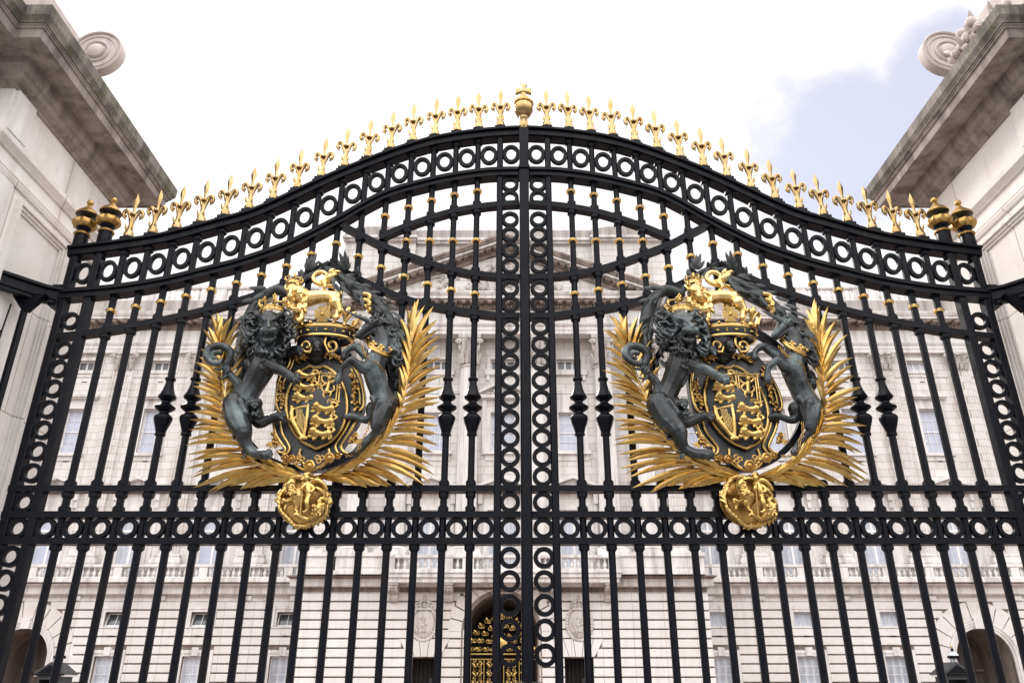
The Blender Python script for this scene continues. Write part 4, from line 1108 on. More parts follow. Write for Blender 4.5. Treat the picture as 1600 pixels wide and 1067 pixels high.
# attic behind the pediment
ay = by+1.2
m = MB(); m.box(-9.55, 9.55, ay, ay+4, 21.5, 26.15); part(m, 'attic', 'ashlar')
for s2 in (-1, 1): x0, x1 = sorted((s2*5.3, s2*9.56)); m = MB(); m.box(x0, x1, ay-.25, ay+3.9, 21.5, 26.2); part(m, 'attic_wing', 'ashlar')
m = MB(); m.box(-5.25, 5.25, ay-.34, ay+.2, 26.27, 26.44); m.box(-5.25, 5.25, ay-.22, ay+.2, 26.12, 26.27); part(m, 'attic_moulding', 'trim')
m = MB(); m.box(-5.25, 5.25, ay-.25, ay+1.5, 26.44, 27.0); part(m, 'attic_coping', 'coping')
for s2 in (-1, 1):
    x0, x1 = sorted((s2*5.2, s2*9.7)); m = MB(); m.box(x0, x1, ay-.60, ay+3.9, 26.32, 26.47); m.box(x0+.08, x1-.08, ay-.45, ay+3.9, 26.18, 26.32); part(m, 'attic_moulding', 'trim')
    x0, x1 = sorted((s2*5.27, s2*9.6)); m = MB(); m.box(x0, x1, ay-.42, ay+3.5, 26.47, 26.98); m.prism([(x0+.1, 26.98), (x1-.1, 26.98), (x1-.9, 27.2), (x0+.9, 27.2)], ay-.36, ay+3); part(m, 'attic_coping', 'coping')
# ------------------------------------------------------------------ sentry boxes and lamps in front of the wings
def sentry(x, y, label):
    S = thing('sentry_box', label, 'sentry box', (x, y, 0), 'sentry boxes by the palace wall')
    m = MB(); m.box(-.52, -.44, -.5, .5, 0, 2.2); m.box(.44, .52, -.5, .5, 0, 2.2); m.box(-.44, .44, .42, .5, 0, 2.2); m.box(-.52, .52, -.52, -.46, 1.95, 2.2); m.obj('cabin', M['lead'], S)
    m = MB(); m.prism([(-.70, 2.16), (.70, 2.16), (.70, 2.2), (0, 2.68), (-.70, 2.2)], -.66, .6); m.obj('roof', M['lead'], S)
    m = MB(); m.prism([(-.52, 2.22), (.52, 2.22), (0, 2.56)], -.69, -.64); m.box(-.74, .74, -.71, -.66, 2.13, 2.19); m.obj('gable', M['iron'], S)
    for a in (-.68, .55): m = MB(); m.box(a, a+.13, -.6, .55, 2.07, 2.16); m.obj('eaves', M['white'], S)
def lamp(x, y, label):
    S = thing('lantern_lamp', label, 'lamp', (x, y, 0), 'lantern lamps in the forecourt')
    m = MB(); m.lathe([(.18, 0), (.18, .3), (.09, .4), (.07, 1.2), (.06, 2.35), (.09, 2.4), (.05, 2.46)], 14); m.obj('post', M['iron'], S, True)
    m = MB(); m.lathe([(.11, 2.46), (.17, 2.86), (.16, 2.87)], 6); m.obj('lantern_glass', M['lampglass'], S)
    m = MB(); m.lathe([(.16, 2.865), (.27, 2.87), (.28, 2.95), (.24, 2.99)], 18); m.lathe([(.06, 3.16), (.07, 3.19), (.045, 3.24), (.08, 3.27), (.03, 3.31)], 12)
    for k in range(6): a = k*math.pi/3; m.tube([(.115*math.cos(a), .115*math.sin(a), 2.46), (.178*math.cos(a), .178*math.sin(a), 2.87)], .012, 5)
    m.obj('lantern_frame', M['iron'], S, True)
    m = MB(); m.lathe([(.235, 2.99), (.21, 3.06), (.14, 3.13), (.07, 3.17)], 18); m.obj('lantern_dome', M['lampglass'], S, True)
    m = MB(); m.lathe([(.03, 3.31), (.05, 3.34), (.03, 3.38), (.005, 3.43)], 10); m.obj('lantern_finial', M['goldold'], S, True)
sentry(-20.75, 38.5, 'dark gabled sentry box by the left palace arch')
sentry(20.0, 38.5, 'dark gabled sentry box by the right palace arch')
lamp(-21.2, 39.3, 'black lantern with a glass dome rising behind the left sentry box')
lamp(20.7, 39.3, 'black lantern with a gilt tip rising behind the right sentry box')
# ------------------------------------------------------------------ royal arms on the gate leaves
# drawn on a sheet: x to the right, y down, d = how far (m) it stands out from the gate
AXO = Vector((GX-1.690, GY, 0))              # the sheet's middle line on the left leaf
DO = 0.0                                      # how far the piece in hand is set back towards the bars
def K(cx, cy, d=.1):
    d = d-DO
    px, py = 280+cx*.4312, 380+cy*.4311
    v = (533.5-py)/1215; Y = GY-d; tt = Y/(.9135-v*.4067)
    return Vector(((px-800)/1215*tt, Y, 1.6+tt*(.4067+v*.9135)))-AXO
S_ = .00224                                  # metres per sheet unit
class Clay(MB):
    k = 1
    def cap(s, pts, sm=True, segs=10):
        q = [Vector((*K(p[0], p[1], p[2]), p[3]*S_*s.k)) for p in pts]
        if sm and len(q) > 2: q = spline(q, 4)
        s.tube([v.xyz for v in q], [max(v.w, .002) for v in q], segs)
        for e in (q[0], q[-1]): s.ball(e.xyz, max(e.w, .002), segs, 7)
    def el(s, x, y, d, r, segs=12):
        r = [q*S_ for q in r] if hasattr(r, '__len__') else r*S_
        s.ball(K(x, y, d), r, segs, 8)
    def fuse(s, name, mat, parent, voxel=.006, it=3, fac=.5):
        me = s.mesh(name, None); o = bpy.data.objects.new(name, me); COL.objects.link(o)
        r = o.modifiers.new('r', 'REMESH'); r.mode = 'VOXEL'; r.voxel_size = voxel
        if it: q = o.modifiers.new('s', 'SMOOTH'); q.factor = fac; q.iterations = it
        dg = bpy.context.evaluated_depsgraph_get(); ev = o.evaluated_get(dg)
        out = bpy.data.meshes.new_from_object(ev); out.name = name
        bpy.data.objects.remove(o); bpy.data.meshes.remove(me)
        out.materials.clear(); out.materials.append(mat)
        for p in out.polygons: p.use_smooth = True
        return link(name, out, parent)
    def lock(s, x, y, d, a, L, r, curl=1.0, dd=.02):
        pts = []
        for k in range(6):
            t_ = k/5; an = a+curl*1.9*(t_-.3)
            x += math.cos(an)*L/5; y += math.sin(an)*L/5
            pts.append((x, y, d+dd*math.sin(math.pi*t_), r*(1-.55*t_)))
        s.cap(pts, True, 7)
def plate(m, pts, d0, d1, bev=.0):
    a = [K(x, y, d1) for x, y in pts]; b = [Vector((p.x, DO-d0, p.z)) for p in a]; n = len(pts)
    m.add(b+a, [tuple(range(n)), tuple(range(2*n-1, n-1, -1))]+[(i, n+i, n+(i+1) % n, (i+1) % n) for i in range(n)])
def line(m, pts, r, d, closed=False, n=5):
    p = [K(*q, d) if len(q) == 2 else K(*q) for q in pts]
    m.tube(spline(p+([p[0]] if closed else []), n)[:-1 if closed else None], r*S_, 8, closed)

ARMS = thing('coat_of_arms', 'x', 'coat of arms', AXO, 'royal coats of arms on the gate')
br, gd, bk = M['bronze'], M['gold'], M['blackfield']

# --- round iron hoop behind everything
m = MB(); n = 72; c0 = K(490, 545, .0)
rr = .632
m.lathe([(rr-.024, -.03), (rr+.024, -.03), (rr+.024, .05), (rr-.024, .05)], n, cx=c0.x, cy=0, cz=c0.z, axis='y', closed=True)
m.obj('hoop', iron, ARMS)

DO = 0.11
# --- lion
c = Clay(); c.k = .92
c.cap([(322, 400, .26, 52), (300, 455, .25, 50), (268, 515, .22, 43), (238, 560, .21, 47), (215, 600, .22, 50)])
c.cap([(325, 300, .27, 58), (330, 350, .27, 62), (322, 400, .27, 56)])
c.cap([(318, 430, .30, 36), (345, 448, .34, 28), (375, 462, .37, 21), (402, 480, .38, 18), (415, 490, .38, 20)])
for i, (a, b) in enumerate(((432, 478), (440, 492), (432, 506), (416, 510))): c.cap([(415, 490, .39, 10), ((415+a)/2+3, (490+b)/2-3, .41, 9), (a, b, .40, 7), (a+3, b+5, .385, 4)])
c.cap([(375, 400, .18, 30), (405, 390, .22, 22), (425, 384, .25, 18), (433, 388, .26, 17)])
for a, b in ((441, 378), (446, 390), (438, 402)): c.cap([(430, 386, .26, 9), (a, b, .28, 8)])
c.cap([(205, 585, .24, 52), (212, 635, .27, 47), (232, 680, .31, 35), (238, 715, .29, 26), (252, 745, .27, 21), (280, 762, .29, 19), (305, 765, .31, 20)])
for a, b in ((330, 754), (334, 764), (330, 774), (316, 780)): c.cap([(305, 764, .31, 11), ((305+a)/2, (b+762)/2-4, .335, 10), (a, b, .325, 8)])
c.cap([(255, 580, .2, 42), (278, 625, .2, 32), (292, 650, .22, 24), (325, 638, .23, 20), (355, 626, .25, 19)])
for a, b in ((378, 616), (382, 626), (374, 637)): c.cap([(355, 626, .25, 11), (a, b, .265, 9)])
c.cap([(255, 580, .3, 16), (290, 575, .28, 14), (285, 600, .26, 10)])
for q in ([(190, 575, .285, 18), (178, 610, .28, 16), (196, 640, .29, 14)], [(222, 575, .31, 20), (240, 615, .32, 16)], [(246, 660, .33, 12), (252, 700, .315, 9)], [(222, 690, .315, 10), (226, 725, .29, 7)],
          [(300, 470, .30, 12), (276, 500, .285, 11)], [(284, 492, .275, 9), (262, 524, .26, 8)], [(320, 485, .27, 10), (300, 515, .25, 9)], [(330, 425, .345, 17), (356, 440, .365, 13)], [(352, 455, .375, 9), (385, 470, .40, 7)], [(368, 450, .375, 8), (398, 472, .405, 6)], [(312, 440, .335, 16), (320, 462, .33, 12)]): c.cap(q)
c.k = 1
# head
c.el(325, 285, .36, (42, 40, 42)); c.cap([(325, 305, .42, 24), (323, 318, .46, 20)]); c.cap([(324, 276, .425, 10), (324, 296, .475, 9), (324, 304, .487, 10)])
c.cap([(304, 316, .455, 13), (300, 326, .445, 9)]); c.cap([(344, 316, .455, 13), (348, 326, .445, 9)])
c.cap([(308, 348, .41, 12), (323, 354, .43, 13), (338, 348, .41, 12)])
for s2 in (-1, 1):
    c.cap([(324+s2*8, 283, .438, 6), (324+s2*18, 275, .432, 8), (324+s2*31, 270, .40, 8)]); c.el(324+s2*18, 288, .425, 4); c.cap([(324+s2*26, 300, .40, 13), (324+s2*30, 315, .39, 10)])
    c.cap([(324+s2*40, 262, .36, 14), (324+s2*50, 252, .37, 8)])
# mane
rnd = random.Random(2)
for i in range(150):
    a = rnd.uniform(0, 2*math.pi); rad = rnd.uniform(40, 72)
    x, y = 326+rad*math.cos(a), 322+rad*1.28*math.sin(a)
    if y < 300 and abs(x-325) < 36: continue
    if abs(x-325) < 30 and y < 365: continue
    c.lock(x, y, .40-.0026*max(0, rad-38)+rnd.uniform(-.015, .02), a+rnd.uniform(-.7, .7)+.5*(1 if math.cos(a) > 0 else -1), rnd.uniform(26, 42), rnd.uniform(5.5, 8.5), rnd.choice((-1, 1)), .035)
for i in range(34):
    x = rnd.uniform(262, 372); y = 408+rnd.uniform(-16, 30)-abs(x-318)*.1
    c.lock(x, y, .345+rnd.uniform(-.01, .02)-.0018*abs(x-318), math.pi/2+rnd.uniform(-.8, .8), rnd.uniform(20, 34), rnd.uniform(6, 9), rnd.choice((-1.4, 1.4)))
for i in range(34):
    t_ = rnd.random(); x = 168+70*t_+rnd.uniform(-8, 8); y = 588+175*t_+rnd.uniform(-6, 6)
    c.lock(x, y, .26, math.pi*.6+rnd.uniform(-.5, .5), 18, 5.5, rnd.choice((-1.3, 1.3)))
for i in range(12): c.lock(275+rnd.uniform(-8, 18), 570+rnd.uniform(-5, 45), .30, math.pi/2+rnd.uniform(-.5, .5), 18, 5.5, rnd.choice((-1.4, 1.4)))
DO = -.03
# tail
c.cap([(205, 570, .08, 20), (212, 512, .11, 16), (188, 482, .13, 15), (168, 452, .14, 14), (182, 425, .15, 14), (186, 398, .16, 15), (168, 378, .17, 15), (136, 372, .18, 14), (108, 384, .19, 14), (98, 408, .2, 13), (114, 430, .2, 12), (140, 436, .2, 11), (152, 424, .2, 7)])
c.cap([(150, 398, .18, 10), (128, 396, .19, 10), (122, 412, .19, 8), (138, 418, .19, 5)])
for q in ((172, 470, 2.2), (178, 445, 1.9), (160, 440, 2.4)): c.lock(q[0], q[1], .15, q[2], 34, 8, 1)
DO = .11
lion = c.fuse('lion', br, ARMS, .0043, 1)
lion['label'] = 'dark bronze crowned lion with a curling tail'
# small crown for the lion: band, fleurons, arches, ball and cross
def crown(name, x, y, d, w_, h, parent, mat=gd):
    m = MB(); o = K(x, y, d); r = w_*S_; H = h*S_
    m.lathe([(r*.84, 0), (r*.9, -.004), (r*.96, .01*H/.1), (r*.93, H*.14), (r*.98, H*.18), (r*.96, H*.22), (r*.86, H*.23), (r*.82, .0)], 28, cx=o.x, cy=o.y, cz=o.z, closed=True, sy=.9)
    for i in range(8):
        a = 2*math.pi*i/8+.39; ca, sa = math.cos(a), math.sin(a)*.9
        b = Vector((o.x+ca*r*.94, o.y+sa*r*.94, o.z+H*.2))
        if i % 2:
            m.ball(b+Vector((ca*.004, sa*.004, H*.14)), r*.11, 7, 5); m.tube([b, b+Vector((ca*.3*r, sa*.3*r, H*.30))], [r*.07, r*.1], 6); m.ball(b+Vector((ca*.2*r, sa*.2*r, H*.3)), r*.12, 7, 5)
        else:
            p = [b, b+Vector((ca*r*.18, sa*r*.18, H*.26)), Vector((o.x+ca*r*.62, o.y+sa*r*.62, o.z+H*.62)), Vector((o.x+ca*r*.12, o.y+sa*r*.12, o.z+H*.58))]
            m.tube(spline(p, 5), r*.085, 6)
            for u in range(3):
                tq = (u+1)/4; m.ball(b+Vector((ca*r*.15, sa*r*.15, H*.45*tq+.0)), r*.1, 6, 5)
    m.ball((o.x, o.y, o.z+H*.68), r*.16, 9, 7)
    for p, q in (((-.05, .05), (.74, 1.0)), ((-.15, .15), (.83, .91))): m.box(o.x+p[0]*r, o.x+p[1]*r, o.y-r*.06, o.y+r*.06, o.z+q[0]*H, o.z+q[1]*H)
    for i in range(16): a = 2*math.pi*i/16; m.ball((o.x+math.cos(a)*r*.97, o.y+math.sin(a)*r*.87, o.z+H*.08), r*.05, 6, 4)
    return m.obj(name, mat, parent, True)
crown('crown', 338, 254, .33, 47, 82, lion)

DO = 0.1
# --- unicorn
c = Clay(); c.k = .92
c.cap([(722, 318, .26, 36), (735, 350, .26, 38), (730, 395, .27, 43), (706, 440, .28, 46), (712, 490, .27, 43), (730, 540, .24, 42), (745, 585, .23, 48)])
c.cap([(718, 292, .30, 27), (700, 292, .32, 26), (682, 305, .34, 20), (662, 322, .35, 15), (650, 334, .35, 14)]); c.cap([(700, 318, .3, 22), (680, 330, .32, 15), (658, 344, .34, 9)])
c.cap([(645, 330, .36, 7), (640, 338, .36, 6)]); c.el(690, 288, .372, 6); c.cap([(680, 280, .36, 6), (700, 280, .365, 7)]); c.cap([(712, 278, .33, 9), (722, 256, .34, 4)]); c.cap([(730, 282, .27, 9), (742, 258, .27, 4)])
for q in ([(728, 580, .315, 20), (714, 615, .315, 15)], [(758, 590, .29, 20), (748, 625, .28, 13)], [(700, 560, .285, 12), (712, 585, .295, 10)], [(690, 425, .33, 15), (700, 450, .335, 13)], [(716, 430, .33, 14), (722, 458, .325, 12)], [(694, 480, .325, 12), (704, 505, .31, 10)], [(728, 500, .30, 10), (738, 525, .28, 9)], [(716, 520, .29, 8), (728, 550, .28, 8)], [(700, 345, .33, 10), (712, 375, .335, 10)], [(732, 340, .315, 9), (742, 375, .315, 9)]): c.cap(q)
for i in range(8): c.lock(712+rnd.uniform(-16, 16), 272+rnd.uniform(-8, 6), .345, math.pi+rnd.uniform(-.9, .9), 26, 6, rnd.choice((-1, 1)))
for i in range(48):
    t_ = rnd.random(); x = 742+42*math.sin(t_*1.6)+rnd.uniform(-10, 8); y = 268+150*t_
    c.lock(x, y, .25+rnd.uniform(-.03, .03), math.pi*.42+rnd.uniform(-.5, .3), rnd.uniform(28, 46), rnd.uniform(6.5, 9.5), rnd.choice((-1.2, .9)))
c.cap([(700, 450, .30, 34), (668, 452, .34, 25), (642, 436, .38, 18), (626, 424, .40, 16), (604, 436, .40, 12), (588, 455, .39, 12), (582, 474, .385, 13), (578, 490, .385, 15), (576, 497, .385, 15)])
c.cap([(684, 410, .22, 24), (655, 385, .2, 19), (636, 375, .2, 16), (612, 386, .2, 13), (600, 402, .2, 13), (597, 414, .2, 14)])
c.cap([(742, 590, .24, 50), (726, 632, .28, 38), (715, 662, .3, 25), (712, 682, .29, 17), (694, 700, .28, 13), (672, 718, .28, 12), (655, 738, .28, 13), (645, 752, .28, 15), (640, 758, .28, 15)])
c.cap([(762, 575, .2, 36), (775, 600, .18, 30)])
c.cap([(705, 600, .2, 32), (695, 632, .2, 22), (672, 640, .2, 15), (650, 632, .2, 13), (626, 626, .2, 14), (604, 628, .2, 9)])
c.cap([(770, 570, .14, 17), (792, 530, .12, 19), (782, 490, .12, 19), (772, 455, .13, 17), (790, 425, .15, 15), (806, 398, .17, 9)])
for i in range(30):
    t_ = rnd.random(); c.lock(788+12*math.sin(t_*7)+rnd.uniform(-8, 8), 540-140*t_, .16, -math.pi/2+rnd.uniform(-.6, .6), 36, 7.5, rnd.choice((-1, 1)))
uni = c.fuse('unicorn', br, ARMS, .0043, 1)
uni['label'] = 'dark bronze unicorn rearing with one raised foreleg'
m = MB(); a, b = K(692, 284, .36), K(594, 242, .46); m.tube([a.lerp(b, i/40)+Vector((0, .0, 0)) for i in range(41)], [(9.5*(1-i/41)+1)*S_*(1+.10*(i % 3 == 0)) for i in range(41)], 10); m.obj('horn', br, uni, True)
m = MB(); arc = [(680, 352, .30), (692, 376, .355), (718, 394, .365), (745, 405, .34), (766, 408, .27)]
for e, r in ((0, 6.5), (9, 4)): line(m, [(x+e*.3, y-e, d_) for x, y, d_ in arc], r, 0)
for x, y, d_ in ((684, 343, .31), (704, 372, .36), (732, 385, .36), (760, 394, .30)):
    for dx, dy in ((0, -14), (-8, -6), (8, -6)): m.ball(K(x+dx, y+dy, d_), 7*S_, 8, 6)
    m.tube([K(x, y+4, d_), K(x, y-14, d_)], 4*S_, 6)
m.obj('coronet', gd, uni, True)
def chain(path, parent, step=11, mat=M['goldold']):
    m = MB(); pts = spline([K(*p) for p in path], 30); acc = 0; last = pts[0]; i = 0; L = step*S_
    for p in pts[1:]:
        if (p-last).length >= L:
            d_ = (p-last).normalized(); mid = (p+last)/2; sd = d_.cross(Vector((0, 1, 0))).normalized()
            u = sd if i % 2 == 0 else (sd*.35+Vector((0, -.94, 0)))
            m.tube([mid+d_*L*.66*math.cos(a)+u*L*.36*math.sin(a) for a in [2*math.pi*k/12 for k in range(12)]], L*.13, 6, True)
            last = p; i += 1
    return m.obj('chain', mat, parent, True)
chain([(662, 372, .33), (672, 400, .345), (692, 420, .36), (716, 434, .36), (735, 458, .33), (752, 462, .27)], uni)
chain([(690, 648, .30), (676, 690, .32), (658, 715, .32), (650, 748, .32), (620, 770, .26), (598, 768, .22)], uni)

DO = 0.08
# --- cartouche, shield and charges
m = MB()
plate(m, [(400, 385), (372, 430), (352, 500), (345, 590), (338, 640), (352, 700), (378, 742), (352, 752), (365, 772), (415, 770), (440, 800), (470, 822), (520, 822), (552, 800), (565, 775), (600, 768), (592, 735), (622, 690), (648, 650), (668, 600), (672, 545), (660, 480), (640, 430), (615, 390), (560, 405), (505, 395), (450, 405)], .03, .12)
cart = m.obj('cartouche', bk, ARMS)
m = MB()
for pts, r in (([(386, 388), (402, 412), (398, 440), (384, 462)], 5), ([(398, 385), (414, 412), (408, 445), (392, 470)], 4),
               ([(372, 470), (356, 520), (352, 575), (362, 610), (380, 612)], 5), ([(384, 490), (370, 530), (366, 575)], 4),
               ([(340, 640), (350, 690), (372, 728), (384, 744), (378, 760), (358, 756)], 5.5), ([(366, 648), (374, 690), (392, 722), (400, 742), (392, 762), (376, 766)], 5),
               ([(632, 445), (654, 490), (668, 540), (668, 590), (652, 608)], 5), ([(622, 455), (644, 500), (655, 545), (654, 585)], 4),
               ([(642, 640), (622, 680), (598, 715), (586, 738), (596, 756), (612, 762)], 5.5), ([(620, 640), (600, 680), (578, 712), (566, 735), (574, 758), (590, 768)], 5),
               ([(440, 745), (436, 775), (452, 800), (470, 815)], 4.5), ([(542, 745), (546, 775), (530, 800), (512, 815)], 4.5)):
    line(m, pts, r, .135)
m.obj('gilt_edging', gd, cart, True)
rnd = random.Random(4)
for (x0, y0, x1, y1, n) in ((632, 470, 640, 600, 22), (372, 500, 372, 590, 18), (420, 425, 600, 425, 36), (345, 690, 350, 745, 12), (640, 690, 620, 720, 10), (380, 775, 430, 785, 12)):
    m = MB()
    for i in range(n):
        t_ = (i+.5)/n; x, y = x0+(x1-x0)*t_+rnd.uniform(-7, 7), y0+(y1-y0)*t_+rnd.uniform(-5, 5)-(24*math.sin(math.pi*t_) if y0 == y1 == 425 else 0)
        m.ball(K(x, y, .135+rnd.uniform(0, .02)), rnd.uniform(4.5, 9)*S_, 8, 6)
        if y0 == y1 == 425 and i % 2: m.tube([K(x+9*math.cos(k*.8)*(1-k/10), y-4+9*math.sin(k*.8)*(1-k/10), .15) for k in range(9)], 3.2*S_, 6)
        elif i % 4 == 0: m.blade(K(x, y, .14), K(x+rnd.choice((-14, 14)), y+12, .155), 5*S_)
    if n < 13:
        for k in range(5): m.blade(K((x0+x1)/2, (y0+y1)/2, .12), K((x0+x1)/2+(k-2)*9+(-20 if x0 < 500 else 20), (y0+y1)/2+28-abs(k-2)*6, .13), 5*S_)
    m.obj('fruit_swag', M['goldold'], cart, True)
# oval, slightly pointed below with a dip at the top
SH = []
for i in range(64):
    a = 2*math.pi*i/64-math.pi/2
    x, y = math.cos(a), math.sin(a)
    yy = 590+148*y; w_ = 110*(1 if y < 0 else 1-.10*y*y)
    if abs(x) < .12 and y < 0: yy += 9
    if abs(x) < .2 and y > 0: yy += 6*(1-abs(x)/.2)
    SH.append((498+w_*x, yy))
m = MB(); vs = []; rings = 7
for k in range(rings):
    f = 1-k/rings
    for x, y in SH: vs.append(K(498+(x-498)*f, 590+(y-590)*f, .15+.075*(1-f*f)))
vs.append(K(498, 590, .225)); n = 64; fs = [(k*n+i, k*n+(i+1) % n, (k+1)*n+(i+1) % n, (k+1)*n+i) for k in range(rings-1) for i in range(n)]+[((rings-1)*n+i, (rings-1)*n+(i+1) % n, rings*n) for i in range(n)]
m.add(vs, fs); vb = [K(x, y, .06) for x, y in SH]; o_ = len(m.v); m.add(vb, [(i, (i+1) % n, (i+1) % n-o_, i-o_) for i in range(n)])
sh = m.obj('shield', bk, ARMS, True, 50)
m = MB(); m.tube([K(x, y, .155) for x, y in SH], 6*S_, 8, True); m.obj('shield_rim', gd, sh, True)
def passant(c, ox, oy, s, d, fl=1):
    P = lambda x, y, r, e=0: (ox+fl*x*s, oy+y*s, d+e, r*s)
    c.cap([P(-24, -4, 15, .004), P(0, 2, 11.5), P(24, -2, 14, .003)]); c.el(ox-fl*33*s, oy-12*s, d+.012, 16*s); c.cap([P(-40, -8, 9, .016), P(-46, -4, 7, .016)])
    for p in ([(-22, 8, 8), (-26, 17, 7), (-32, 20, 6)], [(-30, 2, 8), (-44, 10, 7), (-50, 9, 6)], [(26, 4, 10), (32, 14, 7), (26, 20, 6)], [(16, 6, 9), (8, 16, 7), (2, 19, 6)]): c.cap([P(*q) for q in p])
    c.cap([P(36, -6, 5), P(46, -14, 4.5), P(36, -22, 4.5), P(22, -20, 5)])
c = Clay(); 
for y in (480, 521, 560): passant(c, 457+(560-y)*.08, y, .90, .205)
c.fuse('three_lions', gd, sh, .0042, 1)
c = Clay()
for x, y in ((530, 600), (527, 645), (518, 690)): passant(c, x, y, .98, .212)
c.fuse('three_lions', gd, sh, .0042, 1)
c = Clay()     # rampant lion
d = .212
c.cap([(545, 500, d, 8), (540, 520, d, 8), (535, 538, d, 9)]); c.el(545, 490, d+.01, 10); c.cap([(545, 506, d, 5), (560, 500, d, 4.5), (566, 492, d, 4)]); c.cap([(540, 510, d, 5), (524, 505, d, 4), (518, 496, d, 4)])
c.cap([(538, 536, d, 6), (550, 545, d, 5), (545, 556, d, 4)]); c.cap([(532, 538, d, 6), (522, 548, d, 5), (526, 558, d, 4)]); c.cap([(530, 540, d, 4), (518, 532, d, 3.6), (518, 518, d, 4), (526, 514, d, 4)]); c.cap([(550, 540, d, 4), (562, 530, d, 4), (560, 518, d, 4)])
c.fuse('rampant_lion', gd, sh, .004, 1)
m = MB()
for e in (0, 9):
    q = [(508+e, 470+e), (586-e, 478+e*.9), (576-e, 578-e), (500+e, 566-e)]
    for i in range(4): m.tube([K(*q[i], .205), K(*q[(i+1) % 4], .205)], 2.9*S_, 6)
for x, y in ((508, 470), (586, 478), (576, 578), (500, 566), (547, 473), (581, 528), (538, 572), (504, 518)):
    for dx, dy in ((0, 0), (-5, -4), (5, -4), (0, 6)): m.ball(K(x+dx, y+dy, .207), 4.2*S_, 7, 5)
m.obj('double_frame', gd, sh, True)
c = Clay()     # harp
c.cap([(468, 592, .205, 7), (462, 640, .213, 7), (452, 705, .205, 7)]); c.cap([(470, 590, .205, 8), (440, 594, .2, 5), (415, 600, .19, 6), (408, 592, .19, 7)])
c.cap([(410, 598, .19, 8), (408, 630, .195, 10), (420, 660, .2, 10), (436, 688, .2, 8), (450, 706, .205, 8)]); c.cap([(462, 706, .205, 7), (440, 708, .205, 7)]); c.el(406, 640, .2, 10); c.cap([(415, 640, .2, 6), (424, 628, .2, 4)])
c.cap([(470, 582, .2, 9), (476, 590, .2, 8)])
h_ = c.fuse('harp', gd, sh, .0042, 1)
m = MB()
for i in range(8):
    t_ = i/7; m.tube([K(424+38*t_, 600, .205), K(424+30*t_+4*(1-t_), 655+45*t_, .205)], 1.3*S_, 5)
m.obj('harp_string', gd, h_)

DO = 0.1
# --- helm with scrolls, and the large open crown
c = Clay(); c.cap([(500, 345, .14, 62), (500, 385, .14, 56), (500, 410, .12, 40)]); c.el(500, 372, .26, (20, 22, 24)); c.el(500, 378, .30, (7, 7, 8)); c.el(492, 366, .30, 4); c.el(508, 366, .30, 4); c.cap([(490, 388, .295, 5), (510, 388, .295, 5)])
c.cap([(440, 350, .16, 14), (440, 400, .14, 14)]); c.cap([(560, 350, .16, 16), (575, 390, .14, 16)])
helm = c.fuse('helm', bk, ARMS, .006, 2)
m = MB()
for cx_, s2 in ((462, -1), (552, 1)):
    pts = [(cx_-s2*18, 335), (cx_-s2*24, 365), (cx_-s2*10, 395)]
    pts += [(cx_+(24-k*1.7)*math.cos(2.0-s2*0+k*.62*-1*(1))*s2, 372+(24-k*1.7)*math.sin(2.0-k*.62)) for k in range(12)]
    line(m, pts, 5, .25)
m.obj('gilt_scroll', gd, helm, True)
o = K(527, 352, .15); r = 108*S_
def ell(m, prof, **k): m.lathe([(a*r, b*r) for a, b in prof], 48, cx=o.x, cy=o.y, cz=o.z, sy=.60, **k)
m = MB(); ell(m, [(.80, .02), (.95, .0), (1.0, .10), (1.02, .26), (.9, .27), (.80, .2)], closed=True)
cr = m.obj('crest_crown', bk, ARMS, True)
m = MB()
ell(m, [(.90, -.05), (.96, -.06), (1.0, -.03), (.99, .02), (.93, .02)], closed=True); ell(m, [(.95, .25), (1.04, .24), (1.08, .29), (1.05, .34), (.96, .34)], closed=True)
ell(m, [(.90, .33), (1.0, .33), (1.02, .4), (.96, .42), (.88, .40)], closed=True)
for i in range(20):
    a = 2*math.pi*(i+.5)/20; p = Vector((o.x+1.02*r*math.cos(a), o.y+.615*r*math.sin(a), o.z+.135*r))
    if i % 2: m.ball(p, (.075*r, .05*r, .042*r), 8, 6)
    else: m.ball(p+Vector((0, 0, .03*r)), .03*r, 7, 5); m.ball(p-Vector((0, 0, .04*r)), .03*r, 7, 5)
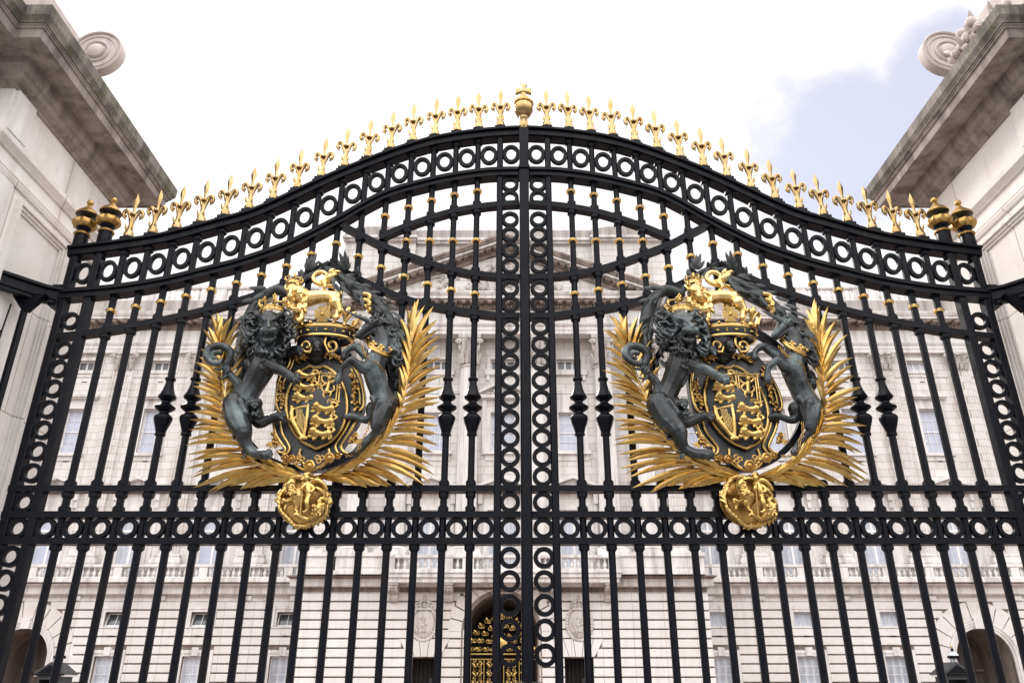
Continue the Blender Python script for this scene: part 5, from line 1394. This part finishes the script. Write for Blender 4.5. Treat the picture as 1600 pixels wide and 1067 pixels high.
for i in range(8):
    a = 2*math.pi*i/8+math.pi/2; ca, sa = math.cos(a), math.sin(a)*.60
    b = Vector((o.x+ca*r*1.02, o.y+sa*r*1.02, o.z+.38*r)); u = Vector((ca*.35, sa*.35, 1)).normalized(); sd_ = Vector((-math.sin(a), math.cos(a)*.60, 0)).normalized(); H = (.56 if i % 2 == 0 else .72)*r
    if i % 2 == 0:
        c_ = b+u*H*.55; wn = u.cross(sd_).normalized()
        for q in range(4):
            dr = [u, sd_, -u, -sd_][q]; pr = [sd_, u, sd_, u][q]
            vs = []
            for w2 in (-.02*r, .05*r): vs += [c_+dr*.02*r+pr*.05*r+wn*w2, c_+dr*H*.46+pr*.19*r+wn*w2, c_+dr*H*.46-pr*.19*r+wn*w2, c_+dr*.02*r-pr*.05*r+wn*w2]
            m.add(vs, [(0, 1, 2, 3), (7, 6, 5, 4), (0, 4, 5, 1), (1, 5, 6, 2), (2, 6, 7, 3), (3, 7, 4, 0)])
        m.ball(c_, .07*r, 8, 6)
    else:
        m.tube(spline([b, b+u*H*.5, b+u*H*.95], 4), [.07*r, .05*r, .05*r, .05*r, .06*r, .09*r, .1*r, .08*r, .02*r], 8)
        for s2 in (-1, 1): m.tube(spline([b+u*H*.15, b+u*H*.55+sd_*s2*.12*r, b+u*H*.7+sd_*s2*.26*r, b+u*H*.48+sd_*s2*.3*r], 4), [.05*r]*6+[.06*r]*5+[.04*r, .02*r], 7)
    bb = 2*math.pi*(i+.5)/8+math.pi/2
    q = Vector((o.x+math.cos(bb)*r*1.02, o.y+math.sin(bb)*r*.615, o.z+.42*r)); m.ball(q, .055*r, 8, 6)
m.obj('gilt_band', gd, cr, True)

DO = 0.13
# --- gold lion standing on the crown
c = Clay(); d = .25
c.cap([(452, 204, d, 36), (488, 198, d, 29), (526, 194, d, 25), (562, 200, d, 30)]); c.cap([(440, 195, d+.02, 40), (425, 185, d+.05, 38)])
c.cap([(450, 220, d+.05, 17), (447, 248, d+.06, 12), (442, 272, d+.06, 11), (430, 280, d+.08, 11)]); c.cap([(430, 215, d-.04, 18), (424, 245, d-.05, 14), (418, 270, d-.05, 13)])
c.cap([(566, 215, d+.05, 26), (578, 240, d+.05, 16), (574, 262, d+.05, 13), (566, 270, d+.06, 12)]); c.cap([(552, 220, d-.05, 22), (548, 245, d-.05, 14), (548, 264, d-.05, 12)])
c.el(412, 172, d+.09, (27, 26, 28)); c.cap([(405, 184, d+.15, 14), (402, 192, d+.17, 12)]); c.cap([(404, 202, d+.14, 9), (412, 204, d+.13, 9)]); c.cap([(405, 165, d+.15, 8), (402, 182, d+.185, 7)])
for s2 in (-1, 1): c.cap([(405+s2*9, 170, d+.15, 5), (405+s2*18, 168, d+.135, 5)])
rnd = random.Random(6)
for i in range(70):
    a = rnd.uniform(0, 6.28); rad = rnd.uniform(26, 44); x, y = 418+rad*math.cos(a), 190+rad*1.15*math.sin(a)
    if abs(x-403) < 17 and abs(y-182) < 26: continue
    c.lock(x, y, d+.09-.0012*(rad-26), math.pi*.5+rnd.uniform(-.8, .8), 22, 5.5, rnd.choice((-1, 1)))
c.cap([(582, 196, d-.02, 10), (582, 170, d-.03, 9), (556, 156, d-.02, 9), (520, 152, d-.01, 9), (494, 142, d, 9), (486, 124, d, 9), (500, 108, d, 9), (522, 106, d, 9), (536, 118, d, 8), (530, 134, d, 8), (512, 138, d, 6)])
for q in ((545, 140, -1.6), (555, 135, -1.2), (548, 120, -1.4), (560, 120, -.9), (520, 140, 1.2)): c.lock(q[0], q[1], d+.01, q[2], 30, 10, 1)
crest = c.fuse('crest_lion', M['collargold'], ARMS, .0043, 1)
crown('crown', 414, 150, .34, 29, 52, crest, M['gold'])

DO = 0.03
# --- dark mantling and laurel behind
c = Clay(); d = .05
c.cap([(420, 165, d, 14), (455, 130, d, 11), (505, 100, d, 10), (545, 95, d, 12), (585, 128, d, 20), (635, 168, d, 34), (690, 203, d, 32), (735, 245, d, 26), (768, 295, d, 24), (785, 350, d-.01, 18)])
c.cap([(400, 185, d, 22), (350, 170, d, 22), (300, 205, d, 26), (262, 265, d, 30), (238, 335, d, 26), (228, 410, d, 22), (222, 480, d, 14)])
mant = c.fuse('mantling', M['darkleaf'], ARMS, .008, 2)
m = MB(); rnd = random.Random(8)
def leaves(path, n, L, w_, spread, dd=.02):
    p = spline([Vector((x, y, 0)) for x, y in path], 10)
    for i in range(n):
        t_ = rnd.random()*(len(p)-2); q = p[int(t_)]; dr = (p[int(t_)+1]-q).normalized(); nrm_ = Vector((-dr.y, dr.x, 0)); off = rnd.uniform(-spread, spread)
        an = math.atan2(dr.y, dr.x)+rnd.uniform(-.6, .6)+.25*(1 if off > 0 else -1)
        x, y = q.x+nrm_.x*off, q.y+nrm_.y*off; l = L*rnd.uniform(.7, 1.3)
        e = .09+dd+rnd.uniform(-.01, .04)-abs(off)*.0006
        m.blade(K(x, y, e), K(x+math.cos(an)*l, y+math.sin(an)*l, e+rnd.uniform(-.02, .05)), w_*S_*rnd.uniform(.8, 1.2), thick=.4)
leaves([(560, 110), (635, 172), (690, 205), (735, 245), (768, 295), (790, 360)], 52, 48, 8, 30, .05)
leaves([(430, 150), (470, 118), (520, 96), (560, 100)], 14, 38, 7, 12)
leaves([(330, 180), (300, 205), (262, 265), (238, 335), (226, 430)], 30, 50, 9, 22, .03)
for bx, by_, tips in ((470, 105, [(482, 40), (500, 35), (510, 62), (462, 50), (455, 72), (490, 60)]), (605, 105, [(580, 30), (600, 22), (612, 45), (620, 70), (572, 60), (596, 50)]), (640, 130, [(650, 82), (638, 92), (664, 110)]), (520, 95, [(508, 66), (520, 72)]), (450, 130, [(430, 100), (440, 92), (420, 120)])):
    for x, y in tips: m.blade(K(bx+(x-bx)*.15, by_+(y-by_)*.15, .08), K(x, y, .10+rnd.uniform(-.02, .03)), 9*S_, thick=.4)
m.obj('laurel_leaves', M['darkleaf'], mant, True, 50)
m = MB()
for q in ([(668, 185, .18), (690, 190, .19), (688, 205, .19)], [(670, 205, .19), (690, 215, .2), (686, 228, .2)], [(672, 228, .19), (690, 240, .19), (684, 252, .18)]): line(m, q, 9, 0)
m.obj('gilt_tie', gd, mant, True)

DO = 0.04
# --- palm branches
def along(poly, n):
    p = [Vector((x, y, 0)) for x, y in poly]; L = [0]
    for a, b in zip(p, p[1:]): L.append(L[-1]+(b-a).length)
    out = []
    for i in range(n):
        s = L[-1]*i/(n-1)
        for k in range(len(p)-1):
            if s <= L[k+1]+1e-6: out.append(p[k].lerp(p[k+1], (s-L[k])/(L[k+1]-L[k]))); break
    return out
def frond(stem, sets, label):
    m = MB()
    q = spline([K(x, y, d_) for x, y, d_ in stem], 8); n = len(q)
    m.tube(q, [(9.5-6.5*i/n)*S_ for i in range(n)], 8)
    for i in range(1, n//2):
        for s2 in (-1, 1): m.blade(q[i]+Vector((0, -.012, 0)), q[min(n-1, i+9)]+Vector((rnd.uniform(-.03, .03), rnd.uniform(-.03, .01), s2*.035)), .014, thick=.9, bend=s2*.04)
    order = [sets[0]]+sets[2:]+[sets[1]]
    for si, (base, tips, cnt, w_, d0, d1, jit) in enumerate(order):
        if si == len(order)-1: m.mark()
        for a, b in zip(along(base, cnt), along(tips, cnt)):
            j = lambda s: rnd.uniform(-s, s)
            m.blade(K(a.x+j(3), a.y+j(3), d0), K(b.x+j(jit), b.y+j(jit), d1+j(.05)), w_*S_*rnd.uniform(.95, 1.3), sag=rnd.uniform(-.01, .05), thick=.8, n=8, bend=(1 if b.x < a.x else -1)*rnd.uniform(.02, .085))
    o = m.obj('palm_branch', gd, ARMS, True, 25); o['label'] = label
    o.data.materials.append(M['goldold'])  # rear leaflets in darker gold: shade between the layers put into the colour
    for p in o.data.polygons[m.split:]: p.material_index = 1
rnd = random.Random(12)
Lb = [(395, 832), (330, 815), (280, 780), (238, 735), (205, 680), (182, 620), (168, 560), (158, 500), (152, 440), (148, 390), (146, 350)]
frond([(455, 850, .14), (380, 828, .15), (310, 800, .15), (250, 748, .15), (208, 682, .14), (180, 610, .14), (164, 540, .14), (153, 450, .14), (147, 350, .14)],
      [(Lb, [(125, 892), (40, 880), (28, 832), (30, 775), (28, 692), (36, 622), (52, 560), (62, 440), (80, 375), (92, 320), (108, 280), (136, 240)], 26, 9, 0.14, .12, 9),
       (Lb, [(200, 885), (90, 885), (60, 850), (55, 800), (50, 740), (45, 665), (60, 590), (70, 500), (82, 420), (95, 350), (115, 300), (128, 262)], 14, 8, .10, .06, 8),
       ([(172, 560), (160, 500), (152, 420), (147, 355)], [(225, 480), (236, 425), (250, 362), (222, 310), (218, 270), (182, 256), (160, 262)], 9, 9.5, .15, .17, 5),
       ([(430, 850), (350, 830)], [(290, 878), (180, 884)], 4, 13, .13, .12, 4), ([(250, 745), (195, 640), (170, 540)], [(215, 645), (200, 590), (205, 500)], 8, 8, .12, .08, 4)], 'left palm branch')
Rb = [(585, 838), (640, 805), (695, 765), (740, 715), (775, 660), (802, 600), (818, 540), (828, 480), (836, 420), (840, 350)]
frond([(480, 852, .14), (560, 838, .15), (640, 800, .15), (715, 742, .15), (770, 665, .14), (806, 585, .14), (824, 505, .14), (835, 420, .14), (842, 345, .14)],
      [(Rb, [(735, 884), (900, 872), (932, 835), (925, 770), (938, 690), (945, 620), (950, 560), (955, 500), (958, 420), (945, 370), (955, 305), (928, 225), (862, 205)], 26, 9, 0.14, .12, 9),
       (Rb, [(700, 886), (840, 880), (900, 850), (905, 800), (910, 730), (930, 650), (925, 590), (930, 530), (925, 460), (920, 400), (915, 320), (900, 250), (872, 225)], 15, 8, .10, .06, 8),
       ([(800, 605), (818, 540), (832, 450), (840, 350)], [(792, 540), (796, 470), (788, 390), (782, 300), (806, 236), (836, 232), (858, 204)], 9, 9.5, .15, .17, 5),
       ([(520, 850), (600, 835)], [(645, 880), (760, 884)], 4, 13, .13, .12, 4), ([(640, 800), (740, 715), (790, 620)], [(700, 730), (770, 640), (800, 550)], 8, 8, .13, .12, 4)], 'right palm branch')

DO = 0.03
# --- collar of roses and the St George badge
m = MB()
for x, y, r, d_ in ((385, 778, 12, .15), (408, 782, 15, .16), (472, 806, 20, .19), (545, 778, 18, .17), (575, 770, 12, .16)):
    p = K(x, y, d_); m.lathe([(r*S_, 0), (r*S_, -.012), (r*.7*S_, -.02), (r*.55*S_, -.012), (.3*r*S_, -.022), (.003, -.026)], 16, cx=p.x, cy=p.y, cz=p.z, axis='y', lobes=lambda a, k: 1+.08*math.cos(6*a))
for x, y in ((432, 790), (446, 782), (434, 774), (506, 790), (518, 778), (500, 776)): 
    p = K(x, y, .18); m.tube([p+Vector((math.cos(a)*7*S_, 0, math.sin(a)*7*S_)) for a in [2*math.pi*k/12 for k in range(12)]], 3*S_, 6, True)
line(m, [(415, 795, .16), (440, 815, .17), (470, 824, .18), (505, 812, .17), (530, 792, .16)], 4.5, 0)
m.obj('rose_collar', M['goldold'], ARMS, True)
c = Clay(); rnd = random.Random(15)
for i in range(40):
    a = 2*math.pi*i/40; rr_ = 84+5*math.sin(5*a)
    c.lock(452+rr_*math.cos(a), 935+rr_*1.02*math.sin(a), .14+.01*math.sin(3*a), a+math.pi/2, 34, 9.5, rnd.choice((-.5, .6)), .012)
c.cap([(372, 930, .13, 9), (362, 915, .13, 9), (368, 900, .13, 8), (380, 905, .13, 6)]); c.cap([(530, 945, .13, 9), (548, 940, .13, 9), (545, 925, .13, 7)]); c.cap([(440, 1022, .13, 11), (460, 1028, .13, 9)])
d = .15
c.cap([(398, 905, d, 14), (420, 905, d+.05, 24), (442, 920, d+.05, 25), (428, 938, d+.05, 18)]); c.cap([(412, 902, d+.07, 18), (402, 878, d+.09, 14), (410, 862, d+.11, 12), (397, 870, d+.13, 8), (392, 880, d+.13, 6)])
c.cap([(412, 925, d+.06, 10), (390, 935, d+.08, 7), (378, 928, d+.08, 6), (374, 940, d+.08, 5)]); c.cap([(405, 938, d+.04, 9), (388, 950, d+.05, 6), (384, 962, d+.05, 6)]); c.cap([(436, 938, d+.06, 12), (426, 962, d+.06, 8), (432, 980, d+.06, 6)])
c.cap([(466, 876, d+.10, 15), (468, 898, d+.11, 12), (470, 916, d+.10, 14)]); c.el(462, 850, d+.12, (10, 10, 12)); c.cap([(456, 838, d+.12, 7), (470, 834, d+.11, 6), (484, 840, d+.08, 5)])
c.cap([(470, 916, d+.11, 11), (462, 938, d+.14, 9), (466, 960, d+.13, 7), (458, 972, d+.13, 6), (450, 973, d+.13, 4)]); c.cap([(458, 872, d+.12, 7), (446, 884, d+.14, 6), (444, 896, d+.14, 5)]); c.cap([(476, 874, d+.1, 7), (488, 888, d+.12, 6), (480, 900, d+.13, 5)])
c.cap([(478, 868, d+.05, 8), (500, 858, d+.06, 9), (522, 872, d+.05, 8), (534, 892, d+.04, 6)]); c.cap([(484, 886, d+.05, 8), (506, 892, d+.06, 9), (526, 912, d+.04, 7), (520, 930, d+.04, 5)])
c.cap([(472, 1000, d+.03, 12), (492, 985, d+.05, 19), (510, 962, d+.06, 21), (506, 938, d+.05, 13), (520, 925, d+.05, 8), (536, 940, d+.03, 5)]); c.cap([(462, 1000, d+.06, 10), (442, 992, d+.08, 9), (424, 982, d+.09, 8), (414, 988, d+.09, 5)]); c.cap([(428, 972, d+.09, 5), (420, 962, d+.08, 4)])
c.cap([(506, 958, d+.09, 6), (524, 944, d+.08, 5), (532, 958, d+.06, 4), (526, 980, d+.05, 4), (510, 1002, d+.04, 4)])
for i in range(16): c.el(492+rnd.uniform(-14, 24), 968+rnd.uniform(-22, 20), d+.10, rnd.uniform(3, 5))
for i in range(26): c.lock(404+rnd.uniform(-8, 12), 868+rnd.uniform(-14, 34), d+.115, rnd.uniform(.8, 2.4), 17, 3.6, rnd.choice((-1, 1)))
c.fuse('rider_badge', gd, ARMS, .0032, 1)
m = MB(); p = K(450, 935, .10); m.lathe([(.19, 0), (.19, .02), (.002, .03)], 40, cx=p.x, cy=p.y, cz=p.z, axis='y'); m.obj('badge_back', M['goldold'], ARMS, True)
m = MB(); m.tube([K(448, 862, .30), K(438, 990, .27)], 2.6*S_, 6); m.obj('lance', gd, ARMS)

def rename_arms(o, side, other):
    o['label'] = 'gilt and bronze royal arms with lion, unicorn and shield on the %s gate leaf' % side
R_ARMS = copy_tree(ARMS); R_ARMS.location = (GX+1.688, GY, 0)
rename_arms(ARMS, 'left', 'right'); rename_arms(R_ARMS, 'right', 'left')
